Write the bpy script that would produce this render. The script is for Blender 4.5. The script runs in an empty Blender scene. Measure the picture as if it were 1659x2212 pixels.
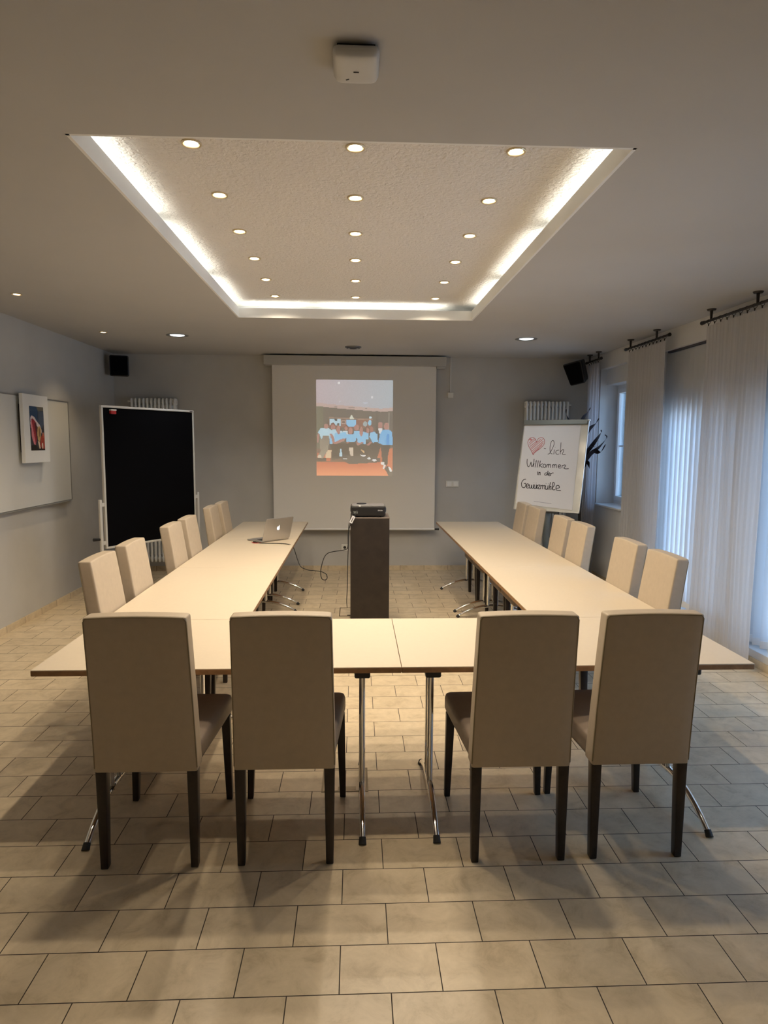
import bpy, bmesh, math, random
from mathutils import Vector, Matrix
random.seed(7)
PI = math.pi
sc = bpy.context.scene
COL = sc.collection

# ------------------------------------------------------------------ camera, world, light levels
cd = bpy.data.cameras.new('camera'); cam = bpy.data.objects.new('camera', cd); COL.objects.link(cam)
sc.camera = cam
right = Vector((0.99906, -0.04291, 0.00528)); up = Vector((-0.00074, 0.10519, 0.99445)); fwd = Vector((0.04323, 0.99353, -0.10506))
cam.matrix_world = Matrix(((right.x, up.x, -fwd.x, 0), (right.y, up.y, -fwd.y, 0), (right.z, up.z, -fwd.z, 1.7199), (0, 0, 0, 1)))
cd.sensor_fit = 'VERTICAL'; cd.sensor_height = 36.0; cd.lens = 1405.3 / 2212 * 36.0
cd.clip_start = 0.05
EXPOSURE = 0.0
SPOT_W = 34.0          # halogen spots in the tray
WALLSPOT_W = 34.0
BIG_W = 40.0
TUBE = 13.0            # cove tubes, emission
SKY = 9.0
sc.view_settings.view_transform = 'Standard'; sc.view_settings.look = 'None'
sc.view_settings.exposure = EXPOSURE; sc.view_settings.gamma = 1.0; sc.view_settings.use_curve_mapping = False

w = bpy.data.worlds.new('dusk_sky'); sc.world = w; w.use_nodes = True
nt = w.node_tree; nt.nodes.clear()
out = nt.nodes.new('ShaderNodeOutputWorld'); bg = nt.nodes.new('ShaderNodeBackground')
tc = nt.nodes.new('ShaderNodeTexCoord'); sep = nt.nodes.new('ShaderNodeSeparateXYZ'); rp = nt.nodes.new('ShaderNodeValToRGB')
nt.links.new(tc.outputs['Generated'], sep.inputs[0]); nt.links.new(sep.outputs['Z'], rp.inputs[0])
rp.color_ramp.elements[0].position = 0.0; rp.color_ramp.elements[0].color = (.42, .54, .72, 1)
rp.color_ramp.elements[1].position = 0.25; rp.color_ramp.elements[1].color = (.33, .58, 1, 1)
nt.links.new(rp.outputs[0], bg.inputs[0]); bg.inputs[1].default_value = SKY
nt.links.new(bg.outputs[0], out.inputs[0])

def lamp(name, kind, loc, energy, color, parent=None, **kw):
    d = bpy.data.lights.new(name, kind); d.energy = energy; d.color = color
    for k, v in kw.items():
        try: setattr(d, k, v)
        except Exception: pass
    o = bpy.data.objects.new(name, d); COL.objects.link(o); o.location = loc
    if parent: o.parent = parent
    return o
def portal(name, x, y0, y1, z0, z1):
    o = lamp(name, 'AREA', (x, (y0+y1)/2, (z0+z1)/2), 1, (1, 1, 1), shape='RECTANGLE', size=z1-z0, size_y=y1-y0)
    o.data.cycles.is_portal = True
    o.rotation_euler = (0, PI/2, 0)       # faces -X, into the room
    return o
portal('sky_portal', 3.52, 7.4, 8.35, .9, 2.5)
portal('sky_portal', 3.52, 5.2, 6.65, .1, 2.7)
portal('sky_portal', 3.52, 3.15, 5.05, .1, 2.3)
portal('sky_portal', 3.52, 1.95, 3.05, .1, 2.3)  # for the added window out of view

# ------------------------------------------------------------------ materials
def srgb(h):
    if isinstance(h, str): h = tuple(int(h[i:i+2], 16)/255 for i in (0, 2, 4))
    return tuple((c/12.92 if c <= .04045 else ((c+.055)/1.055)**2.4) for c in h)
MATS = {}
def mat(name, color, rough=.6, metal=0.0, noise=.0, nscale=20, bump=0.0, bscale=200, spec=.5, coat=0.0, bdist=.001):
    if name in MATS: return MATS[name]
    m = bpy.data.materials.new(name); m.use_nodes = True; t = m.node_tree; b = t.nodes['Principled BSDF']
    b.inputs['Base Color'].default_value = (*color, 1); b.inputs['Roughness'].default_value = rough
    b.inputs['Metallic'].default_value = metal; b.inputs['Specular IOR Level'].default_value = spec
    b.inputs['Coat Weight'].default_value = coat
    tcn = t.nodes.new('ShaderNodeTexCoord')
    if noise:
        n = t.nodes.new('ShaderNodeTexNoise'); n.inputs['Scale'].default_value = nscale; n.inputs['Detail'].default_value = 4
        t.links.new(tcn.outputs['Object'], n.inputs['Vector'])
        r = t.nodes.new('ShaderNodeMapRange'); r.inputs[1].default_value = .3; r.inputs[2].default_value = .7
        r.inputs[3].default_value = 1-noise; r.inputs[4].default_value = 1+noise
        t.links.new(n.outputs[0], r.inputs[0])
        mx = t.nodes.new('ShaderNodeVectorMath'); mx.operation = 'SCALE'; mx.inputs[0].default_value = color
        t.links.new(r.outputs[0], mx.inputs['Scale']); t.links.new(mx.outputs[0], b.inputs['Base Color'])
    if bump:
        n2 = t.nodes.new('ShaderNodeTexNoise'); n2.inputs['Scale'].default_value = bscale; n2.inputs['Detail'].default_value = 2
        t.links.new(tcn.outputs['Object'], n2.inputs['Vector'])
        bp = t.nodes.new('ShaderNodeBump'); bp.inputs['Strength'].default_value = bump; bp.inputs['Distance'].default_value = bdist
        t.links.new(n2.outputs[0], bp.inputs['Height']); t.links.new(bp.outputs[0], b.inputs['Normal'])
    MATS[name] = m; return m
def emat(name, color, strength):
    m = bpy.data.materials.new(name); m.use_nodes = True; b = m.node_tree.nodes['Principled BSDF']
    b.inputs['Base Color'].default_value = (*[min(c, .8) for c in color], 1)
    b.inputs['Emission Color'].default_value = (*color, 1); b.inputs['Emission Strength'].default_value = strength
    MATS[name] = m; return m
def cloth(name, color, transp, transl=.5, rough=.9, nscale=None):
    m = bpy.data.materials.new(name); m.use_nodes = True; t = m.node_tree; t.nodes.clear()
    o = t.nodes.new('ShaderNodeOutputMaterial'); d = t.nodes.new('ShaderNodeBsdfDiffuse'); tl = t.nodes.new('ShaderNodeBsdfTranslucent')
    tr = t.nodes.new('ShaderNodeBsdfTransparent'); m1 = t.nodes.new('ShaderNodeMixShader'); m2 = t.nodes.new('ShaderNodeMixShader')
    d.inputs[0].default_value = (*color, 1); tl.inputs[0].default_value = (*color, 1)
    m1.inputs[0].default_value = transl; t.links.new(d.outputs[0], m1.inputs[1]); t.links.new(tl.outputs[0], m1.inputs[2])
    m2.inputs[0].default_value = transp; t.links.new(m1.outputs[0], m2.inputs[1]); t.links.new(tr.outputs[0], m2.inputs[2])
    if nscale:
        tcn = t.nodes.new('ShaderNodeTexCoord'); mp = t.nodes.new('ShaderNodeMapping'); mp.inputs['Scale'].default_value = (1, nscale, .3)
        n = t.nodes.new('ShaderNodeTexNoise'); n.inputs['Scale'].default_value = 1; n.inputs['Detail'].default_value = 3
        t.links.new(tcn.outputs['Object'], mp.inputs[0]); t.links.new(mp.outputs[0], n.inputs['Vector'])
        r = t.nodes.new('ShaderNodeMapRange'); r.inputs[1].default_value = .3; r.inputs[2].default_value = .7
        r.inputs[3].default_value = max(transp-.05, 0); r.inputs[4].default_value = transp+.05
        t.links.new(n.outputs[0], r.inputs[0]); t.links.new(r.outputs[0], m2.inputs[0])
    t.links.new(m2.outputs[0], o.inputs[0]); MATS[name] = m; return m
def vcol(name, emit=None, rough=.5):
    m = bpy.data.materials.new(name); m.use_nodes = True; t = m.node_tree; b = t.nodes['Principled BSDF']
    a = t.nodes.new('ShaderNodeVertexColor'); a.layer_name = 'picture'
    if emit is None: t.links.new(a.outputs[0], b.inputs['Base Color'])
    else:
        b.inputs['Base Color'].default_value = (.62, .6, .55, 1); b.inputs['Emission Strength'].default_value = emit
        t.links.new(a.outputs[0], b.inputs['Emission Color'])
    b.inputs['Roughness'].default_value = rough; MATS[name] = m; return m
def glassmat():
    m = bpy.data.materials.new('window_glass'); m.use_nodes = True; t = m.node_tree; t.nodes.clear()
    o = t.nodes.new('ShaderNodeOutputMaterial'); g = t.nodes.new('ShaderNodeBsdfGlossy'); tr = t.nodes.new('ShaderNodeBsdfTransparent')
    g.inputs['Roughness'].default_value = .02; mx = t.nodes.new('ShaderNodeMixShader'); f = t.nodes.new('ShaderNodeFresnel'); f.inputs[0].default_value = 1.4
    tr.inputs[0].default_value = (.93, .96, .97, 1)
    t.links.new(f.outputs[0], mx.inputs[0]); t.links.new(tr.outputs[0], mx.inputs[1]); t.links.new(g.outputs[0], mx.inputs[2])
    t.links.new(mx.outputs[0], o.inputs[0]); MATS['window_glass'] = m; return m

def tile_mat(name, axes=('X', 'Y'), x0=-.0515-.328*20, y0=2.074-.2005*20, bw=.328, rh=.2005, offset=.5):
    m = bpy.data.materials.new(name); m.use_nodes = True; t = m.node_tree; b = t.nodes['Principled BSDF']; L = t.links
    g = t.nodes.new('ShaderNodeNewGeometry'); s = t.nodes.new('ShaderNodeSeparateXYZ'); L.new(g.outputs['Position'], s.inputs[0])
    cx = t.nodes.new('ShaderNodeCombineXYZ')
    for i, (ax, o0) in enumerate(zip(axes, (x0, y0))):
        a = t.nodes.new('ShaderNodeMath'); a.operation = 'SUBTRACT'; a.inputs[1].default_value = o0
        L.new(s.outputs[ax], a.inputs[0]); L.new(a.outputs[0], cx.inputs[i])
    br = t.nodes.new('ShaderNodeTexBrick'); br.offset = offset; br.offset_frequency = 2; br.squash = 1; L.new(cx.outputs[0], br.inputs['Vector'])
    br.inputs['Scale'].default_value = 1; br.inputs['Brick Width'].default_value = bw; br.inputs['Row Height'].default_value = rh
    br.inputs['Mortar Size'].default_value = .0020; br.inputs['Mortar Smooth'].default_value = .2; br.inputs['Bias'].default_value = 0
    br.inputs['Color1'].default_value = (.93, .93, .93, 1); br.inputs['Color2'].default_value = (1.04, 1.04, 1.04, 1)
    br.inputs['Mortar'].default_value = (.06, .05, .045, 1)
    # cloudy stone colour, shifted from tile to tile by the per-tile tint
    ad = t.nodes.new('ShaderNodeVectorMath'); ad.operation = 'MULTIPLY_ADD'; ad.inputs[1].default_value = (40, 40, 40)
    L.new(br.outputs['Color'], ad.inputs[0]); L.new(g.outputs['Position'], ad.inputs[2])
    n1 = t.nodes.new('ShaderNodeTexNoise'); n1.inputs['Scale'].default_value = 9; n1.inputs['Detail'].default_value = 10; n1.inputs['Roughness'].default_value = .7
    n1.inputs['Distortion'].default_value = .5
    L.new(ad.outputs[0], n1.inputs['Vector'])
    r = t.nodes.new('ShaderNodeValToRGB'); e = r.color_ramp.elements
    e[0].position = .28; e[0].color = (.455, .36, .23, 1); e[1].position = .68; e[1].color = (.72, .60, .42, 1)
    k = e.new(.47); k.color = (.62, .51, .345, 1)
    L.new(n1.outputs[0], r.inputs[0])
    mx = t.nodes.new('ShaderNodeVectorMath'); mx.operation = 'MULTIPLY'
    L.new(br.outputs['Color'], mx.inputs[0]); L.new(r.outputs[0], mx.inputs[1]); L.new(mx.outputs[0], b.inputs['Base Color'])
    rr = t.nodes.new('ShaderNodeMapRange'); rr.inputs[3].default_value = .36; rr.inputs[4].default_value = .8
    L.new(br.outputs['Fac'], rr.inputs[0]); L.new(rr.outputs[0], b.inputs['Roughness'])
    inv = t.nodes.new('ShaderNodeMath'); inv.operation = 'SUBTRACT'; inv.inputs[0].default_value = 1; L.new(br.outputs['Fac'], inv.inputs[1])
    n3 = t.nodes.new('ShaderNodeMath'); n3.operation = 'MULTIPLY_ADD'; n3.inputs[1].default_value = .25
    L.new(n1.outputs[0], n3.inputs[0]); L.new(inv.outputs[0], n3.inputs[2])
    bp = t.nodes.new('ShaderNodeBump'); bp.inputs['Strength'].default_value = .5; bp.inputs['Distance'].default_value = .002
    L.new(n3.outputs[0], bp.inputs['Height']); L.new(bp.outputs[0], b.inputs['Normal'])
    MATS[name] = m; return m

M_FLOOR = tile_mat('floor_tiles')
M_BASE_X = tile_mat('skirting_tiles_back', ('X', 'Z'), y0=-1.0, rh=3.0, offset=0.0)
M_BASE_Y = tile_mat('skirting_tiles_side', ('Y', 'Z'), y0=-1.0, rh=3.0, offset=0.0)
M_WALL = mat('grey_wall_paint', (.51, .505, .485), .85, noise=.04, nscale=3, bump=.25, bscale=260, bdist=.0008)
M_WALLW = mat('white_wall_paint', (.68, .68, .67), .85, noise=.03, nscale=3, bump=.2, bscale=260, bdist=.0008)
M_CEIL = mat('white_ceiling_paint', (.47, .463, .452), .9, noise=.02, nscale=2)
M_FASC = mat('white_fascia_paint', (.80, .80, .79), .6)
M_WHITE = mat('white_lacquer', (.84, .84, .81), .35)
M_PVC = mat('white_window_plastic', (.78, .79, .80), .35)
M_CHROME = mat('polished_chrome', (.78, .78, .77), .1, metal=1)
M_STEEL = mat('brushed_steel', (.55, .56, .56), .32, metal=1)
M_BLACK = mat('black_plastic', (.012, .012, .013), .42)
M_RUBBER = mat('black_rubber', (.015, .015, .015), .7)
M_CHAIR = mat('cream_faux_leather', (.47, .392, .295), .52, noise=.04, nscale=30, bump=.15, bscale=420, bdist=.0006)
M_SEAT = mat('shaded_seat_cover', (.22, .17, .13), .55, noise=.04, nscale=30, bump=.15, bscale=420, bdist=.0006)  # chair fabric darkened, with the shade under the table in its colour
M_PIPE = mat('olive_piping', (.26, .21, .13), .6)
M_LEG = mat('dark_stained_beech', (.020, .012, .008), .38, noise=.3, nscale=40)
M_TOP = mat('cream_laminate', (.66, .57, .44), .42, noise=.015, nscale=60)
M_BAND = mat('beech_edge_band', (.30, .165, .075), .45, noise=.2, nscale=30)
M_PED = mat('dark_brown_wood', (.024, .017, .013), .5, noise=.25, nscale=14)
M_PEDTOP = mat('paler_plinth_top', (.16, .13, .11), .5)  # paler brown than the plinth body
M_SCREEN = mat('screen_fabric', (.74, .73, .70), .9)
M_HOUS = mat('grey_screen_housing', (.44, .44, .42), .55)
M_FELT = mat('black_felt', (.004, .004, .005), .95, spec=.05)
M_FRAME = mat('pale_grey_frame', (.62, .61, .57), .4)
M_ALU = mat('anodised_aluminium', (.42, .42, .41), .35, metal=.8)
M_LAP = mat('silver_aluminium', (.50, .48, .46), .38, metal=.7)
M_PAPER = mat('white_paper', (.80, .80, .82), .8)
M_BOARD = mat('glossy_whiteboard', (.72, .71, .64), .14)
M_WB = mat('whiteboard_enamel', (.66, .66, .63), .45)
M_INK = mat('black_marker', (.015, .013, .018), .6)
M_RED = mat('red_marker', (.45, .05, .07), .6)
M_PINK = mat('pale_red_marker', (.68, .26, .28), .7)
M_REDP = mat('red_plastic', (.45, .02, .02), .4)
M_GREY = mat('grey_green_metal', (.22, .24, .23), .4, metal=.3)
M_IRON = mat('dark_bronze_metal', (.05, .045, .042), .45, metal=.6)
M_BRASS = mat('dull_brass', (.22, .17, .11), .35, metal=.7)
M_LEAF = mat('dark_plant_leaf', (.022, .015, .018), .85, spec=.1)
M_POT = mat('dark_planter', (.03, .03, .032), .5)
M_SWITCH = mat('white_switch_plastic', (.72, .72, .68), .4)
M_VENT = mat('grey_vent_metal', (.20, .20, .20), .4, metal=.6)
M_VENTD = mat('dark_vent_slot', (.03, .03, .03), .6)
M_RAIL = mat('dark_blind_rail', (.06, .06, .08), .5)
M_AP = mat('grey_white_plastic', (.58, .58, .57), .45)
M_SHEER = cloth('sheer_curtain_cloth', (.62, .61, .61), .12, .30, nscale=60)
M_SHEERD = cloth('grey_sheer_cloth', (.50, .49, .52), .25, .4, nscale=28)
M_BLIND = cloth('blind_fabric', (.72, .73, .74), .0, .45)
M_GLASS = glassmat()
M_TUBE = emat('fluorescent_tube', (1.0, 1.0, .90), TUBE)
M_LENS = emat('halogen_lens', (1.0, .86, .60), 14)
M_LENSC = emat('downlight_lens', (.92, .97, 1.0), 2.6)
M_LENSW = emat('warm_lens', (1.0, .78, .50), 7)
M_LOGO = emat('backlit_logo', (.85, .9, 1.0), 1.3)
def stucco():
    m = bpy.data.materials.new('textured_plaster'); m.use_nodes = True; t = m.node_tree; b = t.nodes['Principled BSDF']
    b.inputs['Base Color'].default_value = (.76, .73, .69, 1); b.inputs['Roughness'].default_value = .8
    tcn = t.nodes.new('ShaderNodeTexCoord'); n = t.nodes.new('ShaderNodeTexNoise'); n.inputs['Scale'].default_value = 46; n.inputs['Detail'].default_value = 3; n.inputs['Distortion'].default_value = .6
    t.links.new(tcn.outputs['Object'], n.inputs['Vector'])
    bp = t.nodes.new('ShaderNodeBump'); bp.inputs['Strength'].default_value = .8; bp.inputs['Distance'].default_value = .020
    t.links.new(n.outputs[0], bp.inputs['Height']); t.links.new(bp.outputs[0], b.inputs['Normal'])
    MATS['textured_plaster'] = m; return m
M_STUCCO = stucco()

# ------------------------------------------------------------------ builders
def link(name, bm, m, parent=None, smooth=None, loc=None):
    me = bpy.data.meshes.new(name)
    bmesh.ops.recalc_face_normals(bm, faces=bm.faces) if smooth != 'open' else None
    bm.to_mesh(me); bm.free()
    o = bpy.data.objects.new(name, me); COL.objects.link(o)
    me.materials.append(m)
    if smooth:
        for p in me.polygons: p.use_smooth = True
        if smooth == 'auto':
            try: me.set_sharp_from_angle(angle=math.radians(38))
            except Exception: pass
    if parent: o.parent = parent
    if loc: o.location = loc
    return o
def B(): return bmesh.new()
def box(bm, x0, x1, y0, y1, z0, z1, bev=0, seg=2, mtx=None):
    r = bmesh.ops.create_cube(bm, size=1)
    vs = r['verts']
    for v in vs:
        v.co = Vector((x0+(v.co.x+.5)*(x1-x0), y0+(v.co.y+.5)*(y1-y0), z0+(v.co.z+.5)*(z1-z0)))
    if bev:
        es = list({e for v in vs for e in v.link_edges})
        r2 = bmesh.ops.bevel(bm, geom=es, offset=bev, segments=seg, profile=.5, affect='EDGES')
        vs = list({v for f in r2['faces'] for v in f.verts} | {v for v in vs if v.is_valid})
    if mtx:
        bmesh.ops.transform(bm, matrix=mtx, verts=[v for v in vs if v.is_valid])
    return bm
def cyl(bm, p0, p1, r0, r1=None, n=20, caps=True):
    p0, p1 = Vector(p0), Vector(p1); r1 = r0 if r1 is None else r1
    d = p1-p0; q = d.to_track_quat('Z', 'Y').to_matrix().to_4x4()
    bmesh.ops.create_cone(bm, cap_ends=caps, segments=n, radius1=r0, radius2=r1, depth=d.length, matrix=Matrix.Translation((p0+p1)/2) @ q)
    return bm
def smooth_pts(pts, k=6):
    P = [Vector(p) for p in pts]
    if len(P) < 3: return P
    P = [P[0]*2-P[1]] + P + [P[-1]*2-P[-2]]; o = []
    for i in range(1, len(P)-2):
        for j in range(k):
            t = j/k; a, b, c, d = P[i-1:i+3]
            o.append(.5*((2*b)+(c-a)*t+(2*a-5*b+4*c-d)*t*t+(3*b-a-3*c+d)*t**3))
    o.append(P[-2]); return o
def tube(bm, pts, r, n=10, k=6, flat=None, smooth=True):
    P = smooth_pts(pts, k) if smooth else [Vector(p) for p in pts]
    rf = r if callable(r) else (lambda t: r)
    up0 = Vector((0, 0, 1)); rings = []
    d0 = (P[1]-P[0]).normalized(); a = d0.orthogonal().normalized()
    for i, p in enumerate(P):
        d = (P[min(i+1, len(P)-1)]-P[max(i-1, 0)]).normalized()
        a = (a-d*a.dot(d)).normalized(); b = d.cross(a); rr = rf(i/(len(P)-1))
        rings.append([bm.verts.new(p+(a*math.cos(2*PI*j/n)+b*math.sin(2*PI*j/n))*rr) for j in range(n)])
    for r0, r1 in zip(rings, rings[1:]):
        for j in range(n): bm.faces.new((r0[j], r0[(j+1) % n], r1[(j+1) % n], r1[j]))
    bm.faces.new(rings[0][::-1]); bm.faces.new(rings[-1]); return bm
def soft(bm, f, bev=.06, cuts=8, seg=3):
    """a cube from 0..1 with rounded edges, subdivided and bent by f(u,v,w)->(x,y,z)"""
    b2 = bmesh.new(); bmesh.ops.create_cube(b2, size=1)
    for v in b2.verts: v.co += Vector((.5, .5, .5))
    bev = bev if isinstance(bev, tuple) else (bev,)*3
    # grid with denser lines near the borders so that the rounding stays crisp
    b2.free()
    def lines(e):
        xs = [0, e*.3, e] + [e+(1-2*e)*i/cuts for i in range(1, cuts)] + [1-e, 1-e*.3, 1]
        return xs
    X, Y, Z = lines(bev[0]), lines(bev[1]), lines(bev[2])
    def rnd(u, v, w):
        p = [u, v, w]; q = []
        ins = [min(max(c, e), 1-e) for c, e in zip(p, bev)]
        d = [(c-i)/e if e else 0 for c, i, e in zip(p, ins, bev)]
        m = max(abs(x) for x in d); l = math.sqrt(sum(x*x for x in d))
        if l > 1e-9:
            k = m/l; d = [x*k for x in d]
        return [i+x*e for i, x, e in zip(ins, d, bev)]
    cache = {}
    def V(i, j, k):
        key = (i, j, k)
        if key not in cache: cache[key] = bm.verts.new(f(*rnd(X[i], Y[j], Z[k])))
        return cache[key]
    nx, ny, nz = len(X)-1, len(Y)-1, len(Z)-1
    for i in range(nx):
        for j in range(ny):
            bm.faces.new((V(i, j, 0), V(i, j+1, 0), V(i+1, j+1, 0), V(i+1, j, 0)))
            bm.faces.new((V(i, j, nz), V(i+1, j, nz), V(i+1, j+1, nz), V(i, j+1, nz)))
    for i in range(nx):
        for k in range(nz):
            bm.faces.new((V(i, 0, k), V(i+1, 0, k), V(i+1, 0, k+1), V(i, 0, k+1)))
            bm.faces.new((V(i, ny, k), V(i, ny, k+1), V(i+1, ny, k+1), V(i+1, ny, k)))
    for j in range(ny):
        for k in range(nz):
            bm.faces.new((V(0, j, k), V(0, j, k+1), V(0, j+1, k+1), V(0, j+1, k)))
            bm.faces.new((V(nx, j, k), V(nx, j+1, k), V(nx, j+1, k+1), V(nx, j, k+1)))
    return bm
def tag(o, label, cat, group=None):
    o['label'] = label; o['category'] = cat
    if group: o['group'] = group
    return o
def thing(name, label, cat, loc=(0, 0, 0), rz=0, group=None):
    o = bpy.data.objects.new(name, None); COL.objects.link(o); o.location = loc; o.rotation_euler = (0, 0, rz)
    o.empty_display_size = .1
    return tag(o, label, cat, group)
def struct(name, bm, m, parent=None, smooth=None):
    o = link(name, bm, m, parent, smooth)
    if not parent: o['kind'] = 'structure'
    return o
def copy_tree(o, parent=None):
    c = o.copy(); COL.objects.link(c); c.parent = parent
    for ch in list(o.children): copy_tree(ch, c)
    return c
def place(proto, first, loc, rz, label, group=None):
    o = proto if first else copy_tree(proto)
    o.location = loc; o.rotation_euler = (0, 0, rz); o['label'] = label
    if group: o['group'] = group
    return o
def inpoly(x, y, P):
    c = False; j = len(P)-1
    for i in range(len(P)):
        xi, yi = P[i]; xj, yj = P[j]
        if (yi > y) != (yj > y) and x < (xj-xi)*(y-yi)/(yj-yi)+xi: c = not c
        j = i
    return c
def picture_mesh(name, nx, ny, corner, bg, shapes, m, parent, jitter=0.0):
    """grid of coloured cells; corner(u,v)->Vector; shapes in u,v (v down): (rgb, polygon) or (rgb, ('e',cx,cy,rx,ry))"""
    bm = bmesh.new(); vs = [[bm.verts.new(corner(i/nx, j/ny)) for i in range(nx+1)] for j in range(ny+1)]
    cols = []; rnd = random.Random(3)
    for j in range(ny):
        for i in range(nx):
            u, v = (i+.5)/nx, (j+.5)/ny; c = bg(u, v)
            for col, s in shapes:
                if s[0] == 'e':
                    if ((u-s[1])/s[3])**2+((v-s[2])/s[4])**2 <= 1: c = col
                elif inpoly(u, v, s): c = col
            k = 1+jitter*(rnd.random()-.5)
            bm.faces.new((vs[j+1][i], vs[j+1][i+1], vs[j][i+1], vs[j][i])); cols.append([min(1, x*k) for x in srgb(c)])
    me = bpy.data.meshes.new(name); bm.to_mesh(me); bm.free()
    ca = me.color_attributes.new('picture', 'FLOAT_COLOR', 'CORNER')
    for p, c in zip(me.polygons, cols):
        for li in p.loop_indices: ca.data[li].color = (*c, 1)
    me.materials.append(m)
    o = bpy.data.objects.new(name, me); COL.objects.link(o); o.parent = parent; return o

# ------------------------------------------------------------------ room shell
XL, XR, YB, YF, ZC = -3.15, 3.12, 8.752, -1.6, 2.857
struct('floor', box(B(), XL-.2, XR+.35, YF-.2, YB+.2, -.12, 0), M_FLOOR)
struct('wall_back', box(B(), XL-.2, XR+.35, YB, YB+.2, 0, 3.2), M_WALL)
struct('wall_left', box(B(), XL-.2, XL, YF, YB, 0, 3.2), M_WALL)
struct('wall_front', box(B(), XL-.2, XR+.35, YF-.2, YF, 0, 3.2), M_WALL)
b = B()
ops = [(2.0, 3.0, .12, 2.66), (3.2, 5.0, .12, 2.66), (5.25, 6.62, .12, 2.66), (7.5, 8.3, .94, 2.67)]  # first opening belongs to the added, unseen window
y = YF
for (a, c, z0, z1) in ops:
    box(b, XR, XR+.35, y, a, 0, 2.87); box(b, XR, XR+.35, a, c, 0, z0); box(b, XR, XR+.35, a, c, z1, 2.87); y = c
box(b, XR, XR+.35, y, YB, 0, 2.87); box(b, XR, XR+.35, YF, YB, 2.87, 3.2)
struct('wall_right', b, M_WALLW)
struct('baseboard_back', box(B(), XL, XR, YB-.012, YB, 0, .062), M_BASE_X)
struct('baseboard_left', box(B(), XL, XL+.012, YF, YB-.012, 0, .062), M_BASE_Y)
struct('baseboard_right', box(B(), XR-.012, XR, YF, YB-.012, 0, .062), M_BASE_Y)

# ceiling with the lit tray
TL, TR, TN, TF, ZI = -1.068, 1.070, 2.613, 6.152, 2.997
cv = .20
b = B()
box(b, XL, XR, YF, TN-.014, ZC, ZC+.013); box(b, XL, XR, TF+.014, YB, ZC, ZC+.013)
box(b, XL, TL-.014, TN-.014, TF+.014, ZC, ZC+.013); box(b, TR+.014, XR, TN-.014, TF+.014, ZC, ZC+.013)
box(b, TL-cv-.02, TL-cv, TN-cv, TF+cv, ZC+.013, ZI); box(b, TR+cv, TR+cv+.02, TN-cv, TF+cv, ZC+.013, ZI)
box(b, TL-cv-.02, TR+cv+.02, TN-cv-.02, TN-cv, ZC+.013, ZI); box(b, TL-cv-.02, TR+cv+.02, TF+cv, TF+cv+.02, ZC+.013, ZI)
struct('ceiling', b, M_CEIL)
struct('ceiling', box(B(), TL-.25, TR+.25, TN-.25, TF+.25, ZI, ZI+.05), M_STUCCO)
b = B(); fh = .086; ft = .014
box(b, TL-ft, TL, TN-ft, TF+ft, ZC, ZC+fh); box(b, TR, TR+ft, TN-ft, TF+ft, ZC, ZC+fh)
box(b, TL-ft, TR+ft, TN-ft, TN, ZC, ZC+fh); box(b, TL-ft, TR+ft, TF, TF+ft, ZC, ZC+fh)
struct('trim_1', b, M_FASC)
# fluorescent tubes lying in the cove behind the fascia
def cove_tube(p0, p1, label):
    t = thing('cove_light', label, 'light', ((p0[0]+p1[0])/2, (p0[1]+p1[1])/2, ZC+.013), 0, 'tubes in the ceiling cove')
    c = Vector(t.location); a = Vector((*p0, ZC+.055))-c; e = Vector((*p1, ZC+.055))-c
    d = (e-a).normalized()
    link('tube', cyl(B(), a+d*.02, e-d*.02, .013, n=12), M_TUBE, t, 'auto')
    b = B(); cyl(b, a, a+d*.02, .015, n=12); cyl(b, e-d*.02, e, .015, n=12)
    nrm = Vector((-d.y, d.x, 0))
    for s in (-1, 1):
        pass
    mn = Vector((min(a.x, e.x)-.02*abs(nrm.x), min(a.y, e.y)-.02*abs(nrm.y), 0)); mx = Vector((max(a.x, e.x)+.02*abs(nrm.x), max(a.y, e.y)+.02*abs(nrm.y), .026))
    box(b, mn.x, mx.x, mn.y, mx.y, 0, .026)
    link('holder', b, M_WHITE, t)
    return t
ys = [(2.62, 3.84), (3.98, 5.06), (5.20, 6.12)]
for k, (a, c) in enumerate(ys):
    nm = ('nearest', 'middle', 'farthest')[k]
    cove_tube((TL-.075, a), (TL-.075, c), f'glowing fluorescent tube behind the left edge of the ceiling tray, {nm} of three')
    cove_tube((TR+.075, a), (TR+.075, c), f'glowing fluorescent tube behind the right edge of the ceiling tray, {nm} of three')
cove_tube((TL-.03, TF+.075), (-.42, TF+.075), 'shorter glowing tube behind the far edge of the ceiling tray, at the left')
cove_tube((-.36, TF+.075), (.84, TF+.075), 'longer glowing tube behind the far edge of the ceiling tray, at the right')

# ------------------------------------------------------------------ windows in the right wall
def window_unit(name, y0, y1, z0, z1, panes, rail_z=None, x=3.35):
    """frame in the opening with casements; panes = list of (ya, yb)"""
    b = B()
    box(b, x, x+.06, y0, y1, z0, z0+.07); box(b, x, x+.06, y0, y1, z1-.07, z1)
    box(b, x, x+.06, y0, y0+.06, z0+.07, z1-.07); box(b, x, x+.06, y1-.06, y1, z0+.07, z1-.07)
    fr = struct(name, b, M_PVC)
    for (a, c) in panes:
        f = B(); t = .055
        box(f, x-.02, x+.045, a, c, z0+.05, z0+.05+t, .004); box(f, x-.02, x+.045, a, c, z1-.05-t, z1-.05, .004)
        box(f, x-.02, x+.045, a, a+t, z0+.05+t, z1-.05-t, .004); box(f, x-.02, x+.045, c-t, c, z0+.05+t, z1-.05-t, .004)
        if rail_z: box(f, x+.005, x+.03, a+t, c-t, rail_z-.008, rail_z+.008)
        cs = link('casement', f, M_PVC, fr)
        link('pane', box(B(), x+.010, x+.022, a+t, c-t, z0+.05+t, z1-.05-t), M_GLASS, cs)
    return fr
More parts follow.
